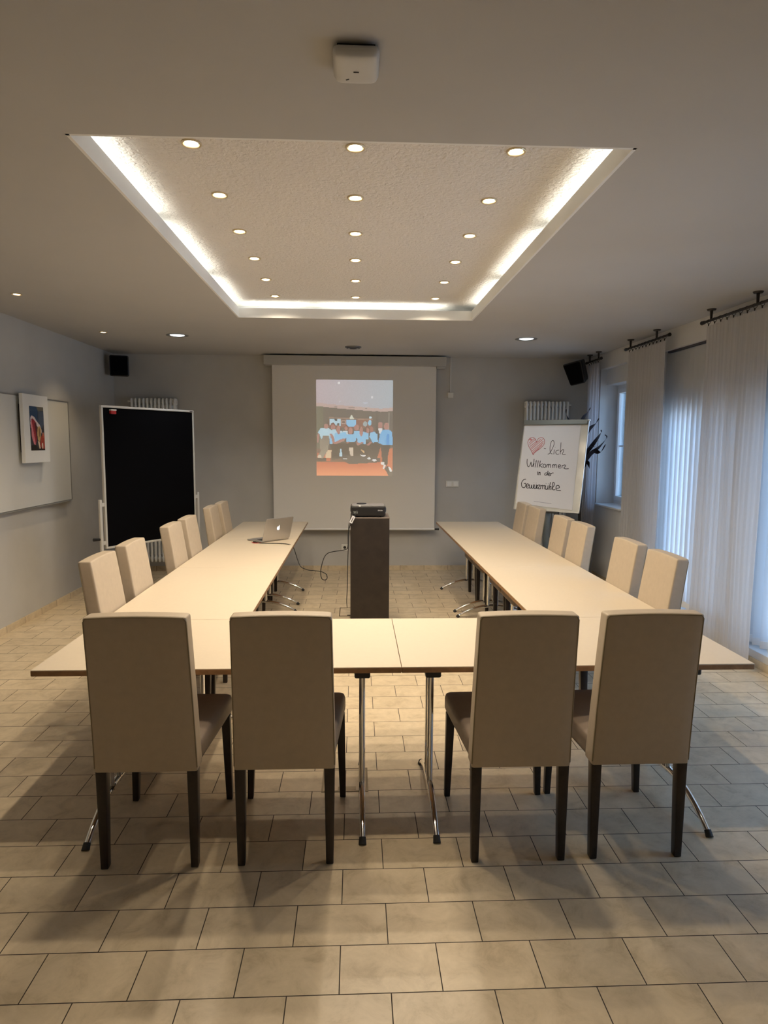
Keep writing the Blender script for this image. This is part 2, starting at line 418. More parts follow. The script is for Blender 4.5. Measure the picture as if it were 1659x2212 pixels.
w1 = window_unit('window_1', 7.5, 8.3, .96, 2.47, [(7.86, 8.26), (7.54, 7.84)], 1.70)
b = B(); box(b, 3.20, 3.45, 7.5, 8.3, 2.47, 2.67); link('shutter_box', b, M_WALLW, w1)
b = B(); box(b, 3.085, 3.36, 7.48, 8.3, .945, .965, .004); link('window_sill', b, M_PVC, w1)
b = B()
for k in range(9): cyl(b, (3.44, 7.62+k*.075, 1.0), (3.44, 7.62+k*.075, 2.42), .006, n=8)
link('grille', b, M_GREY, w1, 'auto')
window_unit('window_2', 5.25, 6.62, .12, 2.14, [(5.94, 6.58), (5.29, 5.92)])
window_unit('window_3', 3.2, 5.0, .12, 2.14, [(4.11, 4.96), (3.24, 4.09)])

window_unit('window_4', 2.0, 3.0, .12, 2.14, [(2.04, 2.96)])  # added out of view to bring daylight onto the near right side
for k_, (a_, c_) in enumerate(((5.25, 6.62), (3.2, 5.0), (2.0, 3.0))):
    link('shutter_box', box(B(), 3.26, 3.45, a_, c_, 2.14, 2.66), M_WALLW, bpy.data.objects['window_%d' % (k_+2)])
# vertical blinds
def blind(name, y0, y1, z0, z1, label, n, x=3.175, ang=-16, tail=False):
    t = thing(name, label, 'blind', (x, (y0+y1)/2, z0))
    cy = (y0+y1)/2; h = z1-z0
    link('head_rail', box(B(), -.02, .02, y0-cy, y1-cy, h+.03, h+.065, .003), M_PVC, t)
    link('carrier_track', box(B(), -.016, .012, y0-cy, y1-cy, h+.012, h+.03), M_RAIL, t)
    for k in range(n):
        yy = y0-cy+(k+.5)*(y1-y0)/n
        a = math.radians(ang+random.uniform(-3, 3)); wd = .062
        bm = B(); N = 6
        dx, dy = math.sin(a), math.cos(a)
        rows = []
        for z in (0.0, h*.35, h*.7, h):
            rows.append([bm.verts.new((dx*s*wd+.006*(1-s*s)*dy, yy+dy*s*wd-.006*(1-s*s)*dx, z)) for s in [-1+2*i/N for i in range(N+1)]])
        for r0, r1 in zip(rows, rows[1:]):
            for i in range(N): bm.faces.new((r0[i], r0[i+1], r1[i+1], r1[i]))
        s = link('slat', bm, M_BLIND, t, 'open')
        b2 = B(); box(b2, -.003, .003, -wd, wd, -.004, .055, .002, mtx=Matrix.Translation((0, yy, 0)) @ Matrix.Rotation(-a, 4, 'Z'))
        link('weight', b2, M_PVC, s)
    return t
blind('vertical_blind', 5.40, 6.60, .16, 2.63, 'closed white vertical slat blind in front of the glass door between two sheer curtains', 13)
blind('vertical_blind', 3.22, 4.98, .16, 2.63, 'pale blue glowing vertical slat blind at the right edge beside the long curtain', 18, ang=-58)

blind('vertical_blind', 2.02, 2.98, .16, 2.63, 'open white slat blind before the added, unseen glass door nearest the viewer', 10, ang=-70)  # goes with the added window, out of view
# curtains on ceiling hung rods
def rod(y0, y1, posts, label, nr, x=2.99, z=2.766):
    t = thing('curtain_rod', label, 'curtain rod', (x, y0, z))
    L = y1-y0
    link('pole', cyl(B(), (0, 0, 0), (0, L, 0), .011, n=14), M_IRON, t, 'auto')
    for yy, s in ((0, -1), (L, 1)):
        b = B(); cyl(b, (0, yy, 0), (0, yy+s*.045, 0), .014, .018, n=14); link('finial', b, M_IRON, t, 'auto')
    for p in posts:
        b = B(); cyl(b, (0, p-y0, 0), (0, p-y0, ZC-z-.012), .009, .012, n=12); cyl(b, (0, p-y0, ZC-z-.012), (0, p-y0, ZC-z), .032, .038, n=20)
        link('ceiling_bracket', b, M_IRON, t, 'auto')
    for k in range(nr):
        yy = .02+(L-.04)*(k+.5)/nr; b = B()
        R = .017
        tube(b, [(R*math.cos(q), yy+.002*math.sin(q), -.006+R*math.sin(q)) for q in [2*PI*i/14 for i in range(15)]], .0022, n=6, smooth=False)
        cyl(b, (0, yy, -.024), (0, yy, -.042), .006, .004, n=8)
        link('ring', b, M_IRON, t, 'auto')
    return t
rod(8.01, 8.43, [8.06, 8.36], 'short dark curtain rod on ceiling brackets in the far right corner', 5)
rod(6.27, 7.20, [6.50, 7.12], 'dark curtain rod on two ceiling brackets above the window side curtain', 11)
rod(4.0, 5.60, [4.1, 4.86, 5.50], 'long dark curtain rod on ceiling brackets at the upper right edge', 17)
def curtain(y0, y1, z0, z1, label, m, folds, amp=.022, x=2.99, seed=1, spread=0.0):
    rnd = random.Random(seed); n = folds*8; rows = 14; bm = B()
    ph = [rnd.uniform(-.6, .6) for _ in range(folds+2)]; am = [rnd.uniform(.6, 1.2) for _ in range(folds+2)]
    g = []
    for j in range(rows+1):
        v = j/rows; r = []
        for i in range(n+1):
            u = i/n; f = u*folds; k = int(f); pa = ph[k]+(ph[k+1]-ph[k])*(f-k); aa = am[k]+(am[k+1]-am[k])*(f-k)
            dx = amp*aa*math.sin(2*PI*f+pa)*(.55+.45*v)+.006*math.sin(5*v+7*u)
            yc = (y0+y1)/2+(u-.5)*(y1-y0)*(1+spread*v)+.004*math.sin(9*v+11*u)
            r.append(bm.verts.new((dx, yc-(y0+y1)/2, z1-z0-(z1-z0)*v+.004*math.sin(4*PI*f)*(1-v))))
        g.append(r)
    for r0, r1 in zip(g, g[1:]):
        for i in range(n): bm.faces.new((r1[i], r1[i+1], r0[i+1], r0[i]))
    o = link('sheer_curtain', bm, m, None, 'open', (x, (y0+y1)/2, z0))
    for p in o.data.polygons: p.use_smooth = True
    return tag(o, label, 'curtain')
curtain(8.03, 8.41, .05, 2.725, 'narrow grey sheer curtain hanging in the far right corner behind the flip chart', M_SHEERD, 5, seed=2)
curtain(6.30, 7.17, .05, 2.725, 'white sheer curtain beside the small window and left of the vertical blind', M_SHEER, 14, .005, seed=4)
curtain(4.70, 5.57, .05, 2.725, 'wide white sheer curtain right of the vertical blind', M_SHEER, 15, .006, seed=6, spread=.04)

# ------------------------------------------------------------------ ceiling fittings
def spot_proto(r, lensmat, rimmat, energy, color, size, lname, blend=.6, tilt=0):
    t = thing('recessed_spotlight', '-', 'ceiling light')
    b = B()
    n = 28
    prof = [(r, 0), (r, -.004), (r*.94, -.007), (r*.80, -.006), (r*.74, -.001), (r*.74, 0)]
    for i in range(n):
        pass
    rings = [[b.verts.new((q*math.cos(2*PI*i/n), q*math.sin(2*PI*i/n), z)) for i in range(n)] for q, z in prof]
    for r0, r1 in zip(rings, rings[1:]):
        for i in range(n): b.faces.new((r0[i], r0[(i+1) % n], r1[(i+1) % n], r1[i]))
    link('rim', b, rimmat, t, 'auto')
    b = B(); cyl(b, (0, 0, 0), (0, 0, -.005), r*.64, r*.56, n=24); link('lens', b, lensmat, t, 'auto')
    l = lamp(lname, 'SPOT', (0, 0, -.012), energy, color, t, spot_size=math.radians(size), spot_blend=blend, shadow_soft_size=r*.7)
    return t
M_RIM = mat('brass_rim', (.70, .58, .38), .3, metal=.7)
P = spot_proto(.044, M_LENS, M_RIM, SPOT_W, (1.0, .83, .62), 150, 'halogen_lamp', .7)
rowsn = ('nearest row', 'second row', 'third row', 'fourth row', 'fifth row', 'farthest row'); first = True
for j in range(6):
    for i in range(3):
        place(P, first, (-.707+.704*i, 2.976+.5833*j, ZI), 0,
              f'round glowing spotlight in the ceiling tray, {("left", "middle", "right")[i]} column, {rowsn[j]}', 'spotlights in the ceiling tray'); first = False
P = spot_proto(.040, M_LENSW, M_RIM, WALLSPOT_W, (1.0, .76, .48), 100, 'wall_wash_lamp', 1.0)
place(P, True, (-2.631, 5.316, ZC), 0, 'small warm spotlight in the ceiling above the framed picture, nearer of two', 'small spotlights along the left wall')
place(P, False, (-2.628, 7.05, ZC), 0, 'small warm spotlight in the ceiling near the left speaker, farther of two', 'small spotlights along the left wall')
P['category'] = 'ceiling light'
P = spot_proto(.118, M_LENSC, M_STEEL, BIG_W, (.93, .96, 1.0), 130, 'downlight_lamp', 1.0)
P.name = 'recessed_downlight'
place(P, True, (-1.908, 7.20, ZC), 0, 'large round white ceiling downlight left of the projection screen', 'large downlights before the back wall')
place(P, False, (1.851, 7.16, ZC), 0, 'large round white ceiling downlight right of the projection screen', 'large downlights before the back wall').name = 'recessed_downlight.001'

place(P, False, (-1.9, .3, ZC), 0, 'added unseen ceiling downlight above the open floor, on the left').name = 'added_downlight_left'  # added lamps out of view, brightening the near floor and chair backs
place(P, False, (1.9, .3, ZC), 0, 'added unseen ceiling downlight above the open floor, on the right').name = 'added_downlight_right'
for o_ in bpy.data.objects:
    if o_.name in ('added_downlight_left', 'added_downlight_right'):
        for q_ in o_.children:
            if q_.type == 'LIGHT': q_.data = q_.data.copy(); q_.data.energy = 20; q_.data.color = (1.0, .86, .68)
t = thing('ceiling_vent', 'round dark air vent in the ceiling in front of the projection screen', 'vent', (-.033, 7.90, ZC))
b = B(); cyl(b, (0, 0, -.012), (0, 0, 0), .095, .10, n=36); link('rim', b, M_VENT, t, 'auto')
for k, rr in enumerate((.082, .062, .042)):
    b = B(); cyl(b, (0, 0, -.016-.004*k), (0, 0, -.012-.004*k), rr, n=32); link('ring_slot' if k % 2 else 'cone', b, M_VENTD if k % 2 == 0 else M_VENT, t, 'auto')

t = thing('access_point', 'square off-white wireless access point on the ceiling above the camera side', 'wireless access point', (0, 2.055, ZC))
b = B(); soft(b, lambda u, v, w: ((u-.5)*.142*(1-.10*(1-w)), (v-.5)*.165*(1-.10*(1-w)), -.042+.034*w-.003*(1-w)*(1-(2*u-1)**2)), (.14, .14, .4), 6)
link('casing', b, M_AP, t, 'smooth')
link('mounting_plate', box(B(), -.055, .055, -.06, .06, -.008, 0), M_BLACK, t)
b = B(); box(b, -.008, .008, -.003, .001, -.0470, -.0440); link('status_lamp', b, M_BLACK, t)
b = B(); box(b, -.005, .005, -.0015, .0015, -.0462, -.0440, mtx=Matrix.Translation((-.026, .040, 0)) @ Matrix.Rotation(-.5, 4, 'Z')); link('slot', b, M_BLACK, t)

# ------------------------------------------------------------------ speakers
def speaker(loc, rz, tilt, label, wd=.22, h=.27, d=.20, roll=0):
    t = thing('wall_speaker', label, 'speaker', loc, rz)
    R = Matrix.Rotation(tilt, 4, 'X') @ Matrix.Rotation(roll, 4, 'Y')
    def f(u, v, w):
        k = (.62+.38*(1-v))*(.78+.22*w if roll else 1)             # narrower towards the back
        p = Vector(((u-.5)*wd*k, (v-.5)*d, (w-.5)*h*(1-.12*v)-.012*v)); return R @ p
    b = B(); soft(b, f, (.10, .10, .08), 5); link('cabinet', b, M_BLACK, t, 'smooth')
    b = B(); soft(b, lambda u, v, w: R @ Vector(((u-.5)*wd*.86*(.78+.22*w if roll else 1), -.5*d-.008+v*.010, (w-.5)*h*.88)), (.08, .4, .06), 4); link('grille', b, M_FELT, t, 'smooth')
    b = B(); cyl(b, R @ Vector((0, d*.42, 0)), Vector((0, d*.5+.10, .02)), .014, n=12)
    link('bracket', b, M_BLACK, t, 'auto')
    return t
speaker((-2.985, 8.50, 2.675), math.radians(18), math.radians(6), 'black loudspeaker under the ceiling in the left corner above the pinboard', .235, .262)
speaker((2.86, 8.42, 2.655), math.radians(-42), math.radians(20), 'black loudspeaker tilted down in the right corner beside the curtain', .27, .30, .22, roll=math.radians(-10))

# ------------------------------------------------------------------ radiators
def radiator(x0, label, sm):
    t = thing('column_radiator', label, 'radiator', (x0, YB-.10, .14))
    n = 12; p = .0495
    for k in range(n):
        b = B(); x = (k+.5)*p
        for dy in (-.045, .045):
            cyl(b, (x, dy, .05), (x, dy, 2.10), .0155 if dy < 0 else .010, n=12)
        for z in (.045, 2.10):
            soft(b, lambda u, v, w, z=z, x=x: (x+(u-.5)*.030, (v-.5)*.135, z-.045+w*.09), (.4, .22, .3), 3)
        link('column', b, M_WHITE, t, 'auto')
    b = B()
    for z in (.045, 2.10): cyl(b, (0, 0, z), (n*p, 0, z), .018, n=14)
    for dz in (.3, 1.8): box(b, n*p*.3, n*p*.35, .04, .10, dz, dz+.03); box(b, n*p*.65, n*p*.7, .04, .10, dz, dz+.03)
    link('header_pipe', b, M_WHITE, t, 'auto')
    b = B(); s = -1 if sm else 1; xe = 0 if sm else n*p
    cyl(b, (xe, 0, 2.10), (xe+s*.03, 0, 2.10), .010, n=10); cyl(b, (xe+s*.03, 0, 2.10), (xe+s*.036, 0, 2.10), .014, n=6)
    link('vent_plug', b, M_WHITE, t, 'auto')
    return t
radiator(-2.91, 'tall white column radiator on the back wall behind the black pinboard', True)
radiator(2.235, 'tall white column radiator on the back wall behind the flip chart', False)

# ------------------------------------------------------------------ projection screen
t = thing('projection_screen', 'wide pull-down projection screen on the back wall showing a group photo', 'projection screen', (-.01, 8.62, .54))
O = Vector(t.location)
link('housing', box(B(), -1.185-O.x, 1.171-O.x, -.07, .08, 2.719-O.z, 2.838-O.z, .006), M_HOUS, t)
link('screen_fabric', box(B(), -1.087-O.x, 1.052-O.x, .008, .012, .585-O.z, 2.735-O.z), M_SCREEN, t)
b = B(); cyl(b, (-1.09-O.x, .01, .575-O.z), (1.055-O.x, .01, .575-O.z), .013, n=14); link('bottom_bar', b, M_FASC, t, 'auto')
b = B(); cyl(b, (1.055-O.x, .01, .575-O.z), (1.115-O.x, .01, .575-O.z), .012, .014, n=14); link('end_cap', b, M_BLACK, t, 'auto')
link('housing_end', box(B(), 1.05-O.x, 1.165-O.x, -.05, .05, 2.695-O.z, 2.719-O.z, .004), M_HOUS, t)
C0 = 'b9b0b4'
def K(pts): return [((x-110)/1370.0, (y-165)/1722.0) for x, y in pts]
def EL(cx, cy, rx, ry): return ('e', (cx-110)/1370.0, (cy-165)/1722.0, rx/1370.0, ry/1722.0)
H = lambda s: tuple(int(s[i:i+2], 16)/255 for i in (0, 2, 4))
def bgp(u, v):
    x, y = 110+1370*u, 165+1722*v
    lim = 640+105*(x-110)/1300 if x < 1250 else 735-(x-1250)*.1
    if x < 240: lim = 635
    if y < lim-60: 
        k = u; return tuple(a*(1-k)+c*k for a, c in zip(H('c2b4bc'), H('aebcc6')))
    if y < lim: return H('c3aaa4')
    if y < 1400: return H('625f5a') if x > 240 else H('6c705f')
    if y < 1640: return H('7c5f4e')
    k = (y-1640)/245; return tuple(a*(1-k)+c*k for a, c in zip(H('cf6a45'), H('fb9a66')))
SK, HR, SH, SHL, TR_ = H('b5827a'), H('7a4c44'), H('87cdf5'), H('b9e2f2'), H('423d37')
shapes = [(H('ffffff'), EL(512, 222, 22, 20)), (H('ffffff'), EL(1106, 472, 17, 17)), (H('f6f2f4'), EL(531, 549, 11, 12)), (H('cfd8e8'), EL(990, 572, 46, 12)),
 (H('6c635f'), EL(460, 642, 24, 9)), (H('6c635f'), EL(740, 655, 60, 9)), (H('6c635f'), EL(1003, 668, 20, 10)),
 (H('56534e'), K([(1170, 715), (1215, 715), (1215, 1200), (1170, 1200)])), (H('a8a79d'), K([(1405, 740), (1418, 740), (1418, 1300), (1405, 1300)])),
 (H('9d7f70'), K([(335, 830), (1125, 855), (1125, 880), (335, 852)])), (H('8c5f52'), K([(335, 880), (1105, 880), (1105, 1010), (335, 1010)])),
 (SHL, K([(345, 870), (540, 870), (540, 985), (345, 970)])), (H('3f4a52'), EL(462, 880, 26, 22)), (H('2d3d46'), EL(500, 955, 25, 22)),
 (SH, K([(645, 870), (822, 880), (815, 1000), (645, 1000)])), (H('c3b1a8'), K([(560, 885), (635, 885), (635, 950), (560, 950)])), (H('6d5248'), K([(575, 895), (620, 895), (620, 940), (575, 940)])),
 (H('dfe7d3'), K([(700, 850), (740, 785), (780, 850), (775, 862), (703, 862)])), (H('c8ecfa'), EL(1077, 832, 24, 24)), (H('8cd2f2'), EL(1067, 930, 32, 50)), (H('a2b5b8'), EL(985, 950, 40, 45)),
 # orange floor edges and furniture
 (H('c86f4a'), K([(1220, 1380), (1300, 1380), (1290, 1640), (1200, 1640)])), (H('d8794f'), K([(1380, 1400), (1475, 1380), (1475, 1690), (1390, 1690)])),
 (H('4f4a45'), K([(118, 1540), (280, 1540), (280, 1620), (118, 1620)])), (H('cf6a45'), K([(118, 1480), (370, 1480), (360, 1620), (280, 1620), (280, 1560), (118, 1560)])),
 (H('e6c9a4'), K([(290, 1420), (380, 1420), (370, 1560), (270, 1560)])), (SHL, K([(450, 1500), (560, 1480), (570, 1560), (440, 1555)])), (H('d8aa80'), K([(1085, 1385), (1150, 1385), (1150, 1500), (1090, 1500)])),
 # trousers and legs
 (TR_, K([(340, 1310), (1260, 1260), (1250, 1400), (1180, 1640), (1120, 1600), (1040, 1500), (960, 1640), (830, 1600), (700, 1580), (560, 1560), (430, 1600), (385, 1600), (390, 1430)])),
 (H('57524d'), K([(560, 1500), (1250, 1560), (1250, 1640), (700, 1680), (560, 1600)])),
 (H('d9c7b2'), K([(690, 1370), (765, 1370), (770, 1520), (720, 1530)])), (SHL, K([(535, 1400), (560, 1400), (570, 1540), (520, 1540)])),
 (H('e9b87c'), K([(900, 1405), (960, 1430), (975, 1480), (930, 1450)])), (H('f2f4f4'), K([(890, 1505), (995, 1515), (985, 1535), (910, 1530)])), (H('f2f4f4'), EL(1150, 1602, 40, 20)), (H('e9eff0'), EL(1055, 1570, 30, 16)), (H('f4f4f0'), EL(620, 1585, 40, 8)),
 # back row
 (HR, EL(405, 990, 45, 60)), (SK, EL(408, 1010, 40, 45)), (SH, K([(360, 1060), (440, 1060), (440, 1200), (350, 1300)])), (HR, EL(645, 1010, 38, 42)), (SK, EL(640, 1030, 28, 36)), (H('d5e6e8'), K([(580, 1080), (670, 1070), (680, 1160), (600, 1160)])),
 (SK, EL(828, 1015, 46, 55)), (SH, K([(780, 1080), (880, 1070), (880, 1200), (780, 1200)])), (HR, EL(1025, 1040, 38, 60)), (SK, EL(1030, 1070, 26, 52)), (SH, K([(960, 1090), (1050, 1120), (1045, 1230), (960, 1230)])),
 (SK, EL(1255, 970, 42, 58)), (H('e8eef0'), K([(1215, 1030), (1300, 1030), (1260, 1140), (1225, 1090)])), (H('3c3a39'), K([(1185, 1040), (1222, 1040), (1240, 1200), (1215, 1270), (1185, 1240)])),
 # man with apron, left
 (SK, K([(130, 1130), (165, 1130), (150, 1280), (122, 1290)])), (SHL, K([(190, 1025), (330, 1030), (400, 1080), (350, 1180), (330, 1240), (200, 1240), (165, 1130), (132, 1110)])), (SK, EL(285, 995, 44, 50)), (H('8f8778'), K([(170, 1230), (345, 1230), (330, 1330), (260, 1520), (190, 1500), (165, 1300)])), (H('8a7f74'), K([(230, 1160), (330, 1160), (340, 1240), (200, 1240)])), (H('97907f'), K([(190, 1440), (300, 1320), (330, 1400), (220, 1580), (140, 1540), (140, 1510)])), (H('e3cdb5'), EL(165, 1540, 38, 24)),
 # seated front row
 (SH, K([(350, 1200), (420, 1200), (410, 1310), (350, 1310)])), (SK, K([(340, 1120), (420, 1140), (440, 1300), (400, 1310), (370, 1180)])), (SHL, K([(370, 1060), (460, 1050), (640, 1100), (620, 1210), (510, 1270), (450, 1280), (420, 1190)])), (SH, K([(440, 1120), (650, 1100), (640, 1200), (500, 1280), (440, 1270)])), (HR, EL(500, 1040, 45, 62)), (SK, EL(505, 1060, 34, 80)), (SK, K([(420, 1290), (560, 1220), (640, 1210), (600, 1260), (450, 1320), (420, 1310)])),
 (SH, K([(650, 1140), (800, 1130), (820, 1240), (790, 1280), (640, 1270)])), (HR, EL(722, 1060, 50, 55)), (SK, EL(722, 1080, 38, 62)), (SK, K([(640, 1290), (700, 1260), (700, 1290), (640, 1310)])),
 (SH, K([(840, 1120), (960, 1090), (1000, 1200), (990, 1315), (850, 1280), (835, 1200)])), (HR, EL(915, 1055, 40, 42)), (SK, EL(915, 1085, 32, 85)), (SK, K([(830, 1230), (860, 1290), (960, 1270), (960, 1290), (850, 1340), (825, 1300)])),
 (SH, K([(1070, 1110), (1130, 1080), (1200, 1130), (1215, 1270), (1120, 1285), (1060, 1180)])), (H('a56f65'), EL(1098, 1050, 34, 52)), (SK, K([(1010, 1320), (1090, 1260), (1110, 1280), (1040, 1345)])),
 # man on the right
 (H('6fbdf0'), K([(1290, 1060), (1380, 1040), (1460, 1080), (1478, 1200), (1478, 1320), (1300, 1320), (1222, 1290), (1245, 1150)])), (H('46a2e4'), K([(1375, 1120), (1420, 1120), (1420, 1320), (1370, 1320)])), (SK, EL(1366, 990, 46, 66)),
 (H('403e3c'), K([(1265, 1330), (1440, 1330), (1400, 1500), (1385, 1700), (1310, 1700), (1280, 1500)])), (H('f0f0e8'), EL(1300, 1662, 34, 28)), (H('f0f3f0'), K([(1320, 1690), (1362, 1690), (1320, 1770), (1305, 1760)])), (H('46423d'), K([(1330, 1750), (1395, 1700), (1475, 1820), (1475, 1890), (1400, 1870)])), (H('f0f6f2'), K([(1400, 1720), (1430, 1730), (1474, 1790), (1470, 1825), (1430, 1810)])), (H('6a6459'), K([(1400, 1840), (1475, 1800), (1475, 1900), (1410, 1890)])),
]
M_PROJ = vcol('projected_light', .64, .9)
picture_mesh('projected_picture', 110, 138, lambda u, v: Vector((-.518+1.003*u-O.x, .0065, 2.539-1.248*v-O.z)), bgp, shapes, M_PROJ, t, .10)

# ------------------------------------------------------------------ wall fittings
t = thing('wall_switch', 'double white light switch on the back wall right of the screen', 'light switch', (1.302, YB, 1.178))
link('plate', box(B(), -.088, .088, -.010, 0, -.041, .041, .003), M_SWITCH, t)
for s in (-1, 1):
    b = B(); box(b, s*.043-.030, s*.043+.030, -.016, -.008, -.030, .030, .003); link('rocker', b, M_WHITE, t)
t = thing('screen_control', 'small white control box with a thin conduit from the ceiling right of the screen', 'control box', (1.258, YB, 2.36))
link('switch_box', box(B(), -.038, .038, -.030, 0, -.036, .036, .004), M_SWITCH, t)
link('conduit', box(B(), -.006, .006, -.012, 0, .036, ZC-2.36), M_WALLW, t)
t = thing('wall_socket', 'white power socket low on the back wall left of the brown plinth', 'socket', (-.150, YB, .312))
link('plate', box(B(), -.045, .045, -.010, 0, -.045, .045, .003), M_SWITCH, t)
b = B(); cyl(b, (0, -.0115, 0), (0, -.009, 0), .020, n=20); link('outlet', b, M_BLACK, t, 'auto')

# ------------------------------------------------------------------ whiteboard with framed picture
t = thing('whiteboard', 'large white magnetic board hanging on the left wall behind the framed picture', 'whiteboard', (XL, 6.3, 1.08))
link('panel', box(B(), .002, .016, -1.0, 1.0, .01, 1.06), M_WB, t)
b = B()
box(b, 0, .022, -1.012, 1.012, 1.06, 1.072); box(b, 0, .022, -1.012, 1.012, 0, .012); box(b, 0, .022, -1.012, -1.0, .012, 1.06); box(b, 0, .022, 1.0, 1.012, .012, 1.06)
link('frame', b, M_ALU, t)
b = B(); box(b, 0, .045, -.9, .9, -.006, .003); link('pen_ledge', b, M_ALU, t)
t = thing('framed_picture', 'white framed colourful painting hung in front of the whiteboard on the left wall', 'picture', (XL+.03, 6.445, 1.517))
link('frame', box(B(), .020, .055, -.245, .245, 0, .645, .003), M_WHITE, t)
b = B(); box(b, -.008, .020, -.2, .2, .1, .55); link('backing', b, M_BLACK, t)
M_ART = vcol('painting', None, .4)
N3 = lambda a: H(a)
art = [(N3('2c4a6c'), [(0, 0), (.62, 0), (.55, .25), (.6, .38), (.4, .30), (.2, .22), (0, .28)]), (N3('6f6a5c'), [(.5, 0), (1, 0), (1, .08), (.6, .10)]), (N3('4b586c'), [(.62, .1), (1, .1), (1, .4), (.8, .5), (.6, .35)]),
 (N3('d9c9c9'), [(.04, .26), (.14, .21), (.32, .24), (.5, .34), (.7, .42), (.8, .52), (.82, .62), (.72, .55), (.6, .5), (.45, .42), (.3, .3), (.15, .27), (.1, .34), (.06, .5), (.03, .4)]),
 (N3('9c2c38'), [(.10, .30), (.22, .28), (.42, .36), (.45, .48), (.36, .55), (.45, .72), (.36, .86), (.2, .75), (.1, .6)]), (N3('d88088'), [(.06, .36), (.12, .32), (.2, .5), (.3, .75), (.36, .92), (.26, .9), (.1, .7)]),
 (N3('5f2a33'), [(.3, .38), (.44, .36), (.5, .6), (.45, .8), (.38, .6)]), (N3('c1a06c'), [(.52, .48), (.66, .44), (.78, .5), (.72, .7), (.62, .82), (.5, .75), (.48, .6)]), (N3('8a6a4a'), [(.6, .5), (.68, .48), (.7, .66), (.62, .7)]),
 (N3('a8402e'), [(.72, .7), (.88, .6), (1, .66), (1, .95), (.8, .98), (.66, .88)]), (N3('e0c8b0'), [(.5, .78), (.62, .82), (.68, .96), (.6, .98)]), (N3('e3dccf'), [(.78, .84), (.88, .82), (.88, .94), (.8, .96)]), (N3('c77a62'), [(.86, .58), (.96, .6), (.9, .72)]),
 (N3('27231e'), [(0, .9), (.3, .86), (.5, .95), (1, .97), (1, 1), (0, 1)])]
picture_mesh('painting', 46, 70, lambda u, v: Vector((.0562, -.135+.277*u, .535-.418*v)), lambda u, v: H('3a3a40'), art, M_ART, t, .12)
# ------------------------------------------------------------------ pinboard on legs
pa, pb = Vector((-2.540, 6.65, 0)), Vector((-1.875, 7.65, 0))
ang = math.atan2(pb.y-pa.y, pb.x-pa.x); Lb = (pb-pa).length
t = thing('pinboard', 'tall black felt pinboard in a pale frame standing on legs before the left radiator', 'pinboard', (pa+pb)/2, ang)
hw = Lb/2; z0, z1 = .636, 2.082; fw = .022
link('felt_panel', box(B(), -hw+fw, hw-fw, -.010, .010, z0+fw, z1-fw), M_FELT, t)
b = B()
box(b, -hw, hw, -.016, .016, z1-fw, z1, .004); box(b, -hw, hw, -.016, .016, z0, z0+fw, .004)
box(b, -hw, -hw+fw, -.016, .016, z0+fw, z1-fw, .004); box(b, hw-fw, hw, -.016, .016, z0+fw, z1-fw, .004)
link('frame', b, M_FRAME, t)
for s in (-1, 1):
    xc = s*(hw+.042); b = B()
    box(b, xc-.014, xc+.014, -.014, .014, .04, 1.14, .003)
    lg = link('leg', b, M_FRAME, t)
    b = B(); box(b, xc-.018, xc+.018, -.28, .28, .012, .04, .006); box(b, xc-.012, xc+.012, -.27, -.24, 0, .012); box(b, xc-.012, xc+.012, .24, .27, 0, .012)
    link('foot', b, M_FRAME, t)
    for zz in (1.09, .70):
        b = B(); box(b, min(xc, s*hw)-.002, max(xc, s*hw)+.002, -.012, .012, zz-.02, zz+.02, .003); link('bracket', b, M_FRAME, lg)
b = B(); cyl(b, (-hw-.06, 0, .74), (-hw-.13, 0, .745), .012, .016, n=12); link('clamp_knob', b, M_BLACK, t, 'auto')
o = link('pin_box', box(B(), -.03, .03, -.030, 0, -.022, .022, .003), M_REDP, t, None, (-hw+.125, -.011, 2.02))
o['label'] = 'small red box with a white lid fixed near the top left'
link('lid', box(B(), -.032, .032, -.034, 0, .012, .026, .003), M_WHITE, o)
b = B(); box(b, hw-.06, hw-.02, -.018, -.015, z1-.018, z1-.008); link('maker_plate', b, M_BLACK, t)

# ------------------------------------------------------------------ flip chart
th, ph = .613, .253; W_, H_ = .778, 1.093
U = Vector((math.cos(th), -math.sin(th), 0)); Vv = Vector((math.sin(th)*math.sin(ph), math.cos(th)*math.sin(ph), math.cos(ph))); Nn = U.cross(Vv).normalized()
Nn = -Nn if Nn.y > 0 else Nn
P0 = Vector((2.220, 7.490, .941))
base = Vector((2.30, 7.66, 0))
t = thing('flip_chart', 'white flip chart on a grey stand with a handwritten heart and welcome message', 'flip chart', base)
MB_ = Matrix((( U.x, -Nn.x, Vv.x, P0.x-base.x), (U.y, -Nn.y, Vv.y, P0.y-base.y), (U.z, -Nn.z, Vv.z, P0.z), (0, 0, 0, 1)))
def onboard(name, bm, m, par, smooth=None):
    bmesh.ops.transform(bm, matrix=MB_, verts=bm.verts); return link(name, bm, m, par, smooth)
bd = onboard('board', box(B(), -W_/2, W_/2, 0, .014, 0, H_, .003), M_BOARD, t)
b = B(); box(b, -W_/2-.004, -W_/2+.006, -.004, .018, 0, H_); box(b, W_/2-.006, W_/2+.004, -.004, .018, 0, H_); box(b, -W_/2, W_/2, -.004, .018, -.004, .006)
onboard('frame', b, M_ALU, t)
onboard('clamp_bar', box(B(), -W_/2+.003, W_/2-.008, -.024, .0, H_-.052, H_+.004, .004), M_GREY, t)
b = B(); cyl(b, (W_/2-.008, -.012, H_-.005), (W_/2+.016, -.012, H_-.005), .012, n=12); onboard('clamp_knob', b, M_STEEL, t, 'auto')
TLc, TRc, BLc = Vector((245, 350)), Vector((1040, 335)), Vector((120, 1425))
e1, e2 = TRc-TLc, BLc-TLc; det = e1.x*e2.y-e1.y*e2.x
